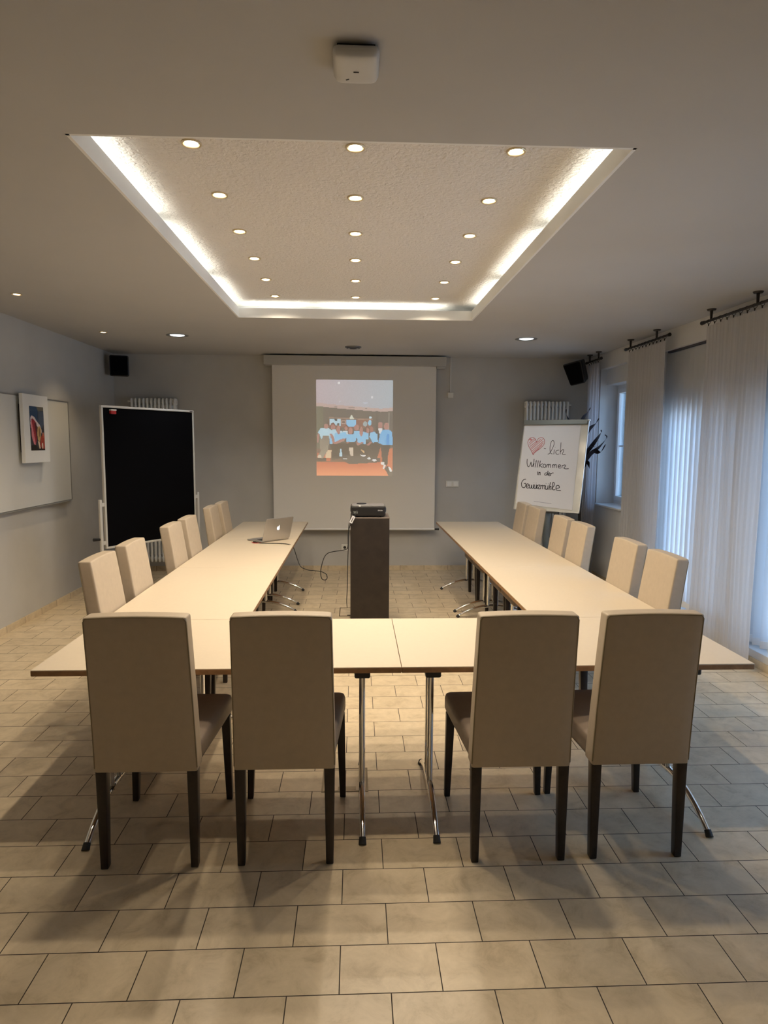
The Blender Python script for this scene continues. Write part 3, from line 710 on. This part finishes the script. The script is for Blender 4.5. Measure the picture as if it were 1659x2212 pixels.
def fc(x, y):
    d = Vector((x, y))-TLc; a = (d.x*e2.y-d.y*e2.x)/det; c = (e1.x*d.y-e1.y*d.x)/det
    return (-W_/2+a*W_, H_*(1-c))
pc = [fc(248, 400), fc(945, 392), fc(838, 1385), fc(147, 1352)]
b = B(); fr = [b.verts.new((x, -.004, z)) for x, z in pc]; bk = [b.verts.new((x, -.0005, z)) for x, z in pc]
b.faces.new(fr); b.faces.new(bk[::-1])
for i in range(4): b.faces.new((fr[i], bk[i], bk[(i+1) % 4], fr[(i+1) % 4]))
pad = onboard('paper_pad', b, M_PAPER, t)
def strokes(name, S, m, r, par):
    b = B()
    for s in S:
        pts = [(fc(x, y)[0], -.0048, fc(x, y)[1]) for x, y in s]
        if len(pts) == 1: pts = [pts[0], (pts[0][0]+.004, -.0048, pts[0][2]-.001)]
        P = smooth_pts(pts, 4); L = len(P)
        prev = None
        for i, p in enumerate(P):          # flat ribbon with its own small thickness
            d = (P[min(i+1, L-1)]-P[max(i-1, 0)]); d.y = 0
            d = d.normalized() if d.length > 1e-9 else Vector((1, 0, 0)); n = Vector((-d.z, 0, d.x))*r
            q = [b.verts.new(p+n), b.verts.new(p-n), b.verts.new(p-n+Vector((0, .0006, 0))), b.verts.new(p+n+Vector((0, .0006, 0)))]
            if prev:
                for k in range(4): b.faces.new((prev[k], prev[(k+1) % 4], q[(k+1) % 4], q[k]))
            else: b.faces.new(q[::-1])
            prev = q
        b.faces.new(prev)
    return onboard(name, b, m, par)
strokes('heart_shading', [[(305+i*11, 595+abs(i-6)*-2+i*2), (330+i*7, 565+i*3)] for i in range(3)] + [[(312, 640), (385, 575)], [(318, 662), (400, 600)], [(325, 685), (455, 570)], [(330, 700), (480, 572)], [(340, 720), (490, 592)], [(350, 735), (490, 612)], [(356, 748), (470, 645)], [(308, 620), (370, 565)], [(365, 745), (440, 685)]], M_PINK, .0042, pad)
strokes('heart_outline', [[(402, 610), (385, 570), (350, 552), (310, 568), (290, 610), (302, 660), (335, 715), (360, 765)], [(402, 610), (420, 570), (455, 552), (490, 562), (503, 600), (490, 640), (440, 690), (385, 728), (360, 765)]], M_RED, .0028, pad)
LT = [[(495, 680), (520, 683)],
 [(542, 750), (565, 738), (600, 680), (622, 620), (610, 583), (586, 600), (571, 660), (575, 730), (600, 745)], [(625, 692), (616, 748)], [(632, 662)], [(682, 695), (655, 700), (641, 725), (655, 746), (682, 742)],
 [(706, 605), (696, 745)], [(697, 722), (715, 697), (736, 690), (733, 715), (722, 740), (740, 748), (762, 743)]]
strokes('heading_lettering', LT, M_INK, 0.0031, pad)
LW = [[(285, 815), (282, 860), (291, 900), (303, 910)], [(303, 910), (320, 888), (334, 848)], [(334, 848), (337, 890), (347, 908)], [(347, 908), (366, 868), (373, 812)], [(372, 862), (363, 908)], [(384, 838)], [(402, 825), (385, 912)], [(426, 828), (411, 912)],
 [(452, 830), (435, 910)], [(482, 862), (447, 886), (478, 910)], [(502, 867), (487, 880), (487, 898), (502, 910), (517, 900), (519, 880), (502, 867)],
 [(530, 908), (536, 870)], [(535, 880), (552, 868), (553, 908)], [(555, 880), (574, 868), (577, 908)], [(598, 908), (603, 870)], [(602, 880), (622, 868), (620, 908)], [(622, 880), (646, 868), (650, 908)],
 [(668, 890), (700, 886), (692, 868), (673, 878), (676, 905), (706, 905)], [(716, 908), (720, 872)], [(720, 880), (752, 868), (757, 885), (740, 905), (762, 914), (798, 910)]]
LI = [[(420, 960), (415, 1002)], [(431, 1002), (434, 965)], [(434, 975), (448, 968), (450, 1002)], [(532, 968), (510, 978), (508, 998), (528, 995), (540, 975)], [(548, 945), (535, 1002)],
 [(548, 988), (572, 982), (562, 968), (548, 982), (555, 1002), (575, 1002)], [(578, 1004), (583, 972)], [(583, 982), (598, 970), (615, 968)]]
LG = [[(272, 1058), (240, 1068), (215, 1105), (220, 1152), (250, 1162), (268, 1135), (268, 1110), (246, 1113)], [(278, 1142), (305, 1136), (296, 1112), (279, 1126), (282, 1162), (312, 1160)],
 [(316, 1118), (318, 1162), (336, 1158), (343, 1122), (347, 1162), (364, 1158), (371, 1115)], [(378, 1118), (376, 1162), (396, 1158), (403, 1115)], [(402, 1130), (402, 1164)], [(372, 1098)], [(398, 1098)],
 [(410, 1164), (413, 1120)], [(413, 1132), (432, 1118)], [(426, 1120), (452, 1119)], [(452, 1119), (419, 1165)], [(419, 1165), (453, 1164)], [(455, 1167), (460, 1122)], [(460, 1132), (480, 1120), (480, 1166)], [(482, 1132), (507, 1120), (508, 1166)],
 [(518, 1120), (515, 1160), (540, 1160), (549, 1118)], [(548, 1130), (546, 1166)], [(522, 1098)], [(550, 1098)], [(577, 1078), (560, 1168)], [(563, 1145), (584, 1125), (582, 1168)],
 [(592, 1160), (622, 1112), (620, 1080), (603, 1090), (605, 1160), (634, 1162)], [(642, 1148), (686, 1136), (674, 1110), (650, 1120), (646, 1160), (672, 1168), (704, 1170)]]
strokes('welcome_lettering', LW, M_INK, 0.0038, pad)
strokes('small_lettering', LI, M_INK, 0.0041, pad)
strokes('name_lettering', LG, M_INK, 0.0043, pad)
strokes('show_through_marks', [[(372, 1316), (420, 1318), (480, 1322), (590, 1328)]], mat('faint_grey_ink', (.45, .44, .50), .8), .0028, pad)
b = B(); box(b, -.16, .16, -.028, .012, -.022, -.004, .003); onboard('pen_tray', b, M_BLACK, t)
foot = MB_ @ Vector((0, .045, .05)); topm = MB_ @ Vector((0, .045, .55))
b = B(); soft(b, lambda u, v, w: (foot.x-.035+.07*u, foot.y-.02+.04*v, .06+w*(foot.z-.06)), (.3, .3, .02), 2); link('post', b, M_GREY, t, 'smooth')
b = B(); cyl(b, foot, topm, .018, n=12); link('support_arm', b, M_STEEL, t, 'auto')
b = B(); cyl(b, (foot.x, foot.y, .035), (foot.x, foot.y, .10), .05, .04, n=20); link('hub', b, M_BLACK, t, 'auto')
for k in range(5):
    a = 2*PI*k/5+.3; b = B(); e = Vector((foot.x+.33*math.cos(a), foot.y+.33*math.sin(a), .022))
    cyl(b, (foot.x, foot.y, .05), e, .018, .013, n=10); lg = link('leg', b, M_GREY, t, 'auto')
    b = B(); cyl(b, (e.x, e.y, 0), (e.x, e.y, .03), .016, n=12); link('caster', b, M_BLACK, lg, 'auto')

# ------------------------------------------------------------------ plant behind the flip chart
t = thing('potted_plant', 'dark twisted-leaf plant in the right corner behind the flip chart', 'plant', (2.72, 7.75, 0))
b = B(); cyl(b, (0, 0, 0), (0, 0, .42), .12, .16, n=28); link('pot', b, M_POT, t, 'auto')
b = B(); cyl(b, (0, 0, .42), (0, 0, .425), .145, n=28); link('soil', b, M_LEG, t)
for (dx, dz) in ((.0, 1.5), (-.03, 1.9), (.03, 1.35)):
    b = B(); tube(b, [(0, 0, .40), (dx*.4, .01, 1.0), (dx, 0, dz)], lambda q: .012*(1-.6*q), n=8); link('stem', b, M_LEG, t, 'auto')
def leaf(p):
    P = smooth_pts(p, 5); b = B(); prev = None; n = len(P)
    for i, c in enumerate(P):
        s = i/(n-1); d = (P[min(i+1, n-1)]-P[max(i-1, 0)]).normalized()
        wd = .034*math.sin(PI*min(1, s*.9+.08))**.7+.002
        side = d.cross(Vector((0, 1, 0))); side = (side.normalized() if side.length > .01 else Vector((1, 0, 0)))
        side = (Matrix.Rotation(s*1.8, 3, d) @ side)*wd; nn = d.cross(side).normalized()*.0012
        q = [b.verts.new(c+side), b.verts.new(c+nn), b.verts.new(c-side), b.verts.new(c-nn)]
        if prev:
            for k in range(4): b.faces.new((prev[k], prev[(k+1) % 4], q[(k+1) % 4], q[k]))
        else: b.faces.new(q[::-1])
        prev = q
    b.faces.new(prev); link('leaf', b, M_LEAF, t, 'auto')
ox = (2.79, 7.95, 0)
for p in ([(2.80, 1.46), (2.90, 1.60), (3.00, 1.68), (3.09, 1.80), (3.07, 1.84)], [(2.80, 1.46), (2.93, 1.63), (3.02, 1.62), (3.08, 1.72)], [(2.79, 1.5), (2.88, 1.67), (2.98, 1.69)],
          [(2.80, 1.55), (2.95, 1.75), (3.02, 1.86), (3.02, 1.90)], [(2.79, 1.75), (2.87, 1.90), (2.95, 1.97), (2.99, 2.04)], [(2.76, 1.85), (2.78, 2.02), (2.85, 2.11), (2.88, 2.17)],
          [(2.76, 1.85), (2.64, 1.95), (2.57, 2.07), (2.56, 2.15)], [(2.78, 1.4), (2.70, 1.3), (2.62, 1.35)], [(2.79, 1.4), (2.86, 1.5), (2.9, 1.42)]):
    leaf([((x-ox[0])*.976+.003, .03*math.sin(7*x), 1.72+(z-1.72)*.976) for x, z in p])

# ------------------------------------------------------------------ tables
def tleg(parent, x, yc, half=.34, posts=(-.045, .045), h=.712):
    b = B(); n = 12
    tube(b, [(x, yc+half*s, .014+.100*(1-abs(s)**2.0)) for s in [-1+2*i/12 for i in range(13)]], lambda q: .0165-.004*abs(2*q-1), n=12, k=3)
    fr = link('foot_bar', b, M_CHROME, parent, 'auto')
    for s in (-1, 1):
        b = B(); cyl(b, (x, yc+s*(half+.012), 0), (x, yc+s*(half-.008), .022), .017, .0145, n=14); link('foot_cap', b, M_RUBBER, fr, 'auto')
    for py in posts:
        b = B(); cyl(b, (x, yc+py, .10), (x, yc+py, h-.02), .0145, n=16); link('leg', b, M_CHROME, parent, 'auto')
    b = B(); box(b, x-.036, x+.036, yc-.15, yc+.15, h-.050, h, .008); link('bracket', b, M_BLACK, parent)
def table(x0, x1, y0, y1, legs, yc, label, rotated=False, brace=()):
    """built in its own frame: long side along x, centred"""
    cx, cy = (x0+x1)/2, (y0+y1)/2
    if not rotated: L, D = x1-x0, y1-y0; rz = 0
    else: L, D = y1-y0, x1-x0; rz = PI/2
    t = thing('conference_table', label, 'table', (cx, cy, 0), rz, None)
    g = .0004
    b = B(); box(b, -L/2+g, L/2-g, -D/2+g, D/2-g, .712, .7375, .004, 2); link('edge_band', b, M_BAND, t)
    b = B(); box(b, -L/2+.0015, L/2-.0015, -D/2+.0015, D/2-.0015, .735, .7400, .0008, 1); link('tabletop', b, M_TOP, t)
    for lx in legs:
        if not rotated: tleg(t, lx-cx, yc-cy)
        else: tleg(t, lx-cy, -(yc-cx))
    ls = sorted([(l-cx) if not rotated else (l-cy) for l in legs]); yo = (yc-cy) if not rotated else -(yc-cx)
    b = B(); box(b, ls[0], ls[-1], yo-.02, yo+.02, .672, .712, .003); link('under_rail', b, M_GREY, t)
    for (xa, s) in ((ls[0], -1), (ls[-1], 1)):
        b = B(); cyl(b, (xa-s*.012, yo, .62), (xa-s*.11, yo, .70), .006, n=8); link('brace', b, M_GREY, t, 'auto')
    return t
table(-1.3996, .2023, 2.771, 3.573, (-1.142, .030), 2.99, 'cream conference table in the near row, left of the seam, wood edged')
table(.2023, 1.8004, 2.771, 3.573, (.352, 1.560), 2.99, 'cream conference table in the near row, right of the seam, wood edged')
table(-1.3996, -.5996, 3.573, 5.112, (3.80, 4.92), -.96, 'cream conference table in the left wing, the one nearest the viewer', True)
table(-1.3996, -.5996, 5.112, 6.673, (5.30, 6.54), -.96, 'cream conference table in the left wing, middle one, carrying the laptop', True)
table(-1.3996, -.5996, 6.673, 8.12, (6.84, 7.504), -.96, 'cream conference table in the left wing, farthest one before the screen', True)
table(1.0125, 1.8004, 3.573, 5.112, (3.80, 4.95), 1.36, 'cream conference table in the right wing, the one nearest the viewer', True)
table(1.0125, 1.8004, 5.112, 6.44, (5.30, 6.30), 1.36, 'cream conference table in the right wing, middle one beyond the visible seam', True)
table(1.0125, 1.8004, 6.44, 8.12, (6.50, 7.544), 1.36, 'cream conference table in the right wing, farthest one near the flip chart', True)

# ------------------------------------------------------------------ chairs (origin: floor between the rear legs, facing +y)
def make_chair():
    t = thing('dining_chair', '-', 'chair')
    Hb, Zb = .652, .410
    def fb(u, v, w):
        hw = .2035-.010*w; lean = -.075*(w**1.25)
        th = .086-.014*w
        crown = .006*(1-(2*u-1)**2)*(1 if w > .5 else 0)*((w-.5)*2)**6 if w > .5 else 0
        bow = -.006*math.sin(PI*u)*(1-v)*math.sin(PI*w)
        return ((2*u-1)*hw, lean+v*th+bow, Zb+w*Hb+crown)
    b = B(); soft(b, fb, (.026, .10, .015), 10); bk = link('backrest', b, M_CHAIR, t, 'smooth')
    pts = [fb(.012, .02, .03), fb(.008, .02, .5), fb(.010, .02, .96), fb(.03, .02, .985), fb(.5, .02, .99), fb(.97, .02, .985), fb(.99, .02, .96), fb(.992, .02, .5), fb(.988, .02, .03)]
    def line(a, c, n): return [fb(a[0]+(c[0]-a[0])*i/n, .035, a[1]+(c[1]-a[1])*i/n) for i in range(n)]
    path = line((.006, .03), (.006, .972), 10)+line((.006, .972), (.03, .992), 2)+line((.03, .992), (.97, .992), 8)+line((.97, .992), (.994, .972), 2)+line((.994, .972), (.994, .03), 10)+[fb(.994, .035, .03)]
    b = B(); tube(b, path, .0030, n=6, smooth=False); link('piping', b, M_PIPE, bk, 'auto')
    def fs(u, v, w):
        hw = .198+.040*v; crown = .014*(1-(2*u-1)**2)*(1-(2*v-1)**4) if w > .5 else 0
        return ((2*u-1)*hw, .045+.545*v, .410+.098*w+crown)
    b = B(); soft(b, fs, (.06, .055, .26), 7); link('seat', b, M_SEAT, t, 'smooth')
    for s in (-1, 1):
        b = B()
        soft(b, lambda u, v, w, s=s: (s*(.180+(u-.5)*(.030+.014*w)), (.004+.0*w)+v*(.034+.012*w)-.002*(1-w), w*.43), (.12, .12, .012), 2)
        link('leg', b, M_LEG, t, 'smooth')
        b = B()
        soft(b, lambda u, v, w, s=s: (s*(.224-.012*w+(u-.5)*(.028+.014*w)), .508+(v)*(.030+.014*w), w*.42), (.12, .12, .012), 2)
        link('leg', b, M_LEG, t, 'smooth')
    return t
CH = make_chair(); first = True
front = [(-.834, 2.505, 0, 'cream high-backed chair with dark legs at the near table, leftmost of four'),
         (-.286, 2.508, 0, 'cream high-backed chair with dark legs at the near table, second from left'),
         (.672, 2.496, .0, 'cream high-backed chair with dark legs at the near table, third from left'),
         (1.170, 2.503, .0, 'cream high-backed chair with dark legs at the near table, rightmost of four')]
for x, y, rz, lb in front:
    place(CH, first, (x, y, 0), rz, lb, 'chairs at the near table'); first = False
od = ('first', 'second', 'third', 'fourth', 'fifth', 'sixth')
LY = [(-1.456, 3.79, 0.012), (-1.458, 4.345, .015), (-1.456, 5.285, .012), (-1.454, 5.79, .010), (-1.465, 6.765, .015), (-1.452, 7.25, .01)]
for k, (x, y, dr) in enumerate(LY):
    place(CH, False, (x, y, 0), -PI/2+dr, f'cream high-backed chair on the wall side of the left table wing, {od[k]} from the viewer', 'chairs along the left table wing')
RY = [(1.850, 3.82, 0), (1.850, 4.355, .0), (1.854, 5.303, 0), (1.852, 5.795, 0), (1.856, 6.685, -.015), (1.850, 7.175, 0)]
for k, (x, y, dr) in enumerate(RY):
    place(CH, False, (x, y, 0), PI/2-dr, f'cream high-backed chair on the window side of the right table wing, {od[k]} from the viewer', 'chairs along the right table wing')

# ------------------------------------------------------------------ plinth, projector, laptop, cables, floor boxes
t = thing('plinth', 'tall dark brown wooden plinth carrying the projector between the table wings', 'plinth', (.129, 6.03, 0))
link('body', box(B(), -.178, .176, -.18, .18, 0, 1.040, .003), M_PED, t)
link('top_panel', box(B(), -.180, .178, -.182, .182, 1.040, 1.051, .002), M_PEDTOP, t)
t = thing('projector', 'black video projector standing on top of the brown plinth', 'projector', (.113, 5.985, 1.051))
def fp(u, v, w):
    k = 1-.05*(1-w) if w < .5 else 1.0
    if w > .85: k = 1-.02
    return ((u-.5)*.325*k, -.125+.25*v, .010+.092*w+.004*math.sin(PI*u)*(w > .9))
b = B(); soft(b, fp, (.05, .06, .12), 6); cab = link('body', b, M_BLACK, t, 'smooth')
b = B(); soft(b, lambda u, v, w: ((u-.5)*.30, -.122+.24*v, .100+.009*w), (.06, .08, .4), 4); link('lid', b, mat('grey_lid_plastic', (.20, .20, .20), .3), t, 'smooth')
b = B(); cyl(b, (.0-.06, .03, .105), (-.06, .03, .116), .045, n=24); link('focus_ring', b, M_BLACK, t, 'auto')
b = B(); cyl(b, (-.06, .125, .055), (-.06, .150, .055), .035, .032, n=24); link('projection_lens', b, M_GREY, t, 'auto')
for sx in (-.12, .12):
    for sy in (-.09, .09):
        b = B(); cyl(b, (sx, sy, 0), (sx, sy, .014), .012, n=12); link('foot', b, M_RUBBER, t, 'auto')
b = B(); box(b, -.138, -.095, -.128, -.124, .035, .055); link('power_inlet', b, M_GREY, t)
b = B(); box(b, -.085, -.070, -.13, -.12, .098, .108, .002); link('release_button', b, M_WHITE, t)
def text(name, s, size, m, parent, mtx, ext=.0006):
    c = bpy.data.curves.new(name, 'FONT'); c.body = s; c.size = size; c.extrude = ext; c.align_x = 'CENTER'; c.align_y = 'CENTER'
    o = bpy.data.objects.new(name, c); COL.objects.link(o)
    dg = bpy.context.evaluated_depsgraph_get(); me = bpy.data.meshes.new_from_object(o.evaluated_get(dg)); bpy.data.objects.remove(o)
    me.transform(mtx); me.materials.append(m); q = bpy.data.objects.new(name, me); COL.objects.link(q); q.parent = parent; return q
text('lettering', 'EPSON', .014, M_WHITE, t, Matrix.Translation((.108, -.1262, .062)) @ Matrix.Rotation(PI/2, 4, 'X'))

A_, B_ = Vector((-.918, 6.372, 0)), Vector((-.682, 6.622, 0))
d = (B_-A_).normalized(); lw = .350
t = thing('laptop', 'open silver laptop on the left table wing with its lid towards the viewer', 'laptop', ((A_.x+B_.x)/2, (A_.y+B_.y)/2, .740), math.atan2(d.y, d.x))
b = B(); soft(b, lambda u, v, w: ((u-.5)*lw, .004+.240*v, .002+.013*w), (.04, .05, .3), 3); link('base', b, M_LAP, t, 'smooth')
b = B(); box(b, -.135, .135, .03, .13, .0150, .0165, .0005, 1); link('keyboard', b, M_BLACK, t)
R = Matrix.Translation((0, .002, .014)) @ Matrix.Rotation(math.radians(17), 4, 'X')
b = B(); soft(b, lambda u, v, w: R @ Vector(((u-.5)*lw, -.006+.007*v, .237*w)), (.04, .3, .05), 3); lid = link('lid', b, M_LAP, t, 'smooth')
b = B(); box(b, -lw/2+.012, lw/2-.012, .0012, .002, .012, .228, mtx=R); link('display', b, M_BLACK, lid)
ap = [(0, .020), (-.006, .022), (-.014, .021), (-.020, .013), (-.021, .002), (-.017, -.010), (-.011, -.018), (-.005, -.020), (0, -.018), (.005, -.020), (.011, -.018), (.017, -.010), (.019, -.005), (.013, -.001), (.011, .006), (.013, .012), (.018, .016), (.013, .021), (.006, .022)]
lf = [(.000, .026), (.002, .034), (.009, .040), (.008, .031)]
b = B()
for P_ in (ap, lf):
    f_ = [b.verts.new(R @ Vector((x*.9, -.0072, .125+z*.9))) for x, z in P_]; k_ = [b.verts.new(R @ Vector((x*.9, -.0055, .125+z*.9))) for x, z in P_]
    b.faces.new(f_); b.faces.new(k_[::-1])
    for i in range(len(P_)): b.faces.new((f_[i], k_[i], k_[(i+1) % len(P_)], f_[(i+1) % len(P_)]))
link('backlit_logo', b, M_LOGO, lid)

def cable(name, pts, r, m, label, loc=None):
    o0 = Vector(pts[0]); b = B(); tube(b, [Vector(p)-o0 for p in pts], r, n=8, k=6)
    return tag(link(name, b, m, None, 'auto', tuple(o0)), label, 'cable')
cable('video_cable', [(-1.00, 6.40, .7445), (-.93, 6.33, .7445), (-.85, 6.32, .7445), (-.76, 6.31, .7445), (-.66, 6.26, .7445), (-.612, 6.25, .728), (-.590, 6.248, .68), (-.565, 6.244, .60), (-.529, 6.208, .533), (-.46, 6.173, .508), (-.40, 6.15, .505), (-.338, 6.138, .500),
   (-.284, 6.102, .482), (-.270, 6.067, .455), (-.285, 6.04, .438), (-.312, 6.01, .45), (-.325, 5.99, .49), (-.322, 5.961, .563), (-.292, 5.926, .669), (-.255, 5.905, .715), (-.20, 5.88, .735), (-.099, 5.845, .758), (-.072, 5.82, .79), (-.069, 5.815, .90), (-.054, 5.815, .975), (-.036, 5.815, 1.03), (-.005, 5.82, 1.085), (.01, 5.845, 1.115)], .0038, M_RUBBER,
   'long black video cable looping from the laptop to the projector')
cable('power_cable', [(-.020, 5.853, 1.10), (-.035, 5.832, 1.07), (-.060, 5.826, 1.0), (-.066, 5.83, .90), (-.068, 5.832, .79), (-.074, 5.85, .618), (-.079, 5.90, .392), (-.088, 6.18, .21), (-.090, 6.45, .09), (-.090, 6.60, .028)], .0036, M_RUBBER,
   'black power cable hanging down beside the plinth to the floor box')
cable('short_cable', [(-1.02, 6.38, .7435), (-.99, 6.345, .7435), (-.95, 6.34, .7435), (-.93, 6.36, .7435)], .003, M_REDP, 'short thin red cable lying beside the laptop')
tag(link('cable_adapter', box(B(), -.0125, .0125, -.008, .008, -.006, .006, .002), M_BLACK, None, None, (-1.0, 6.395, .7465)), 'small black adapter plug on the table at the laptop corner', 'adapter')
t = thing('cable_tag', 'white paper tag wrapped on the cable at the plinth corner', 'tag', (-.032, 5.808, 1.037)); t.rotation_euler = (0, math.radians(26), 0)
link('paper', box(B(), -.014, .014, -.003, .003, -.034, .034, .001), M_PAPER, t)
link('print', box(B(), -.003, .003, -.0045, -.003, -.022, .022), M_BLACK, t)

def floor_box(x0, x1, y0, y1, label, latch=True):
    cx, cy = (x0+x1)/2, (y0+y1)/2; t = thing('floor_box', label, 'floor socket box', (cx, cy, 0)); w2, d2 = (x1-x0)/2, (y1-y0)/2; e = .011
    b = B(); box(b, -w2, w2, -d2, -d2+e, 0, .003); box(b, -w2, w2, d2-e, d2, 0, .003); box(b, -w2, -w2+e, -d2+e, d2-e, 0, .003); box(b, w2-e, w2, -d2+e, d2-e, 0, .003)
    link('frame', b, M_BRASS, t)
    link('tile_insert', box(B(), -w2+e, w2-e, -d2+e, d2-e, 0, .002), M_FLOOR, t)
    b = B(); box(b, -.035, .055, -d2+e, -d2+e+.035, .002, .0035); link('cable_flap', b, M_BRASS, t)
    return t
floor_box(-.170, .062, 3.066, 3.300, 'square brass-rimmed floor socket box under the near table')
fb_ = floor_box(-.168, .062, 6.362, 6.70, 'brass-rimmed floor socket box behind the plinth, cable running into it')
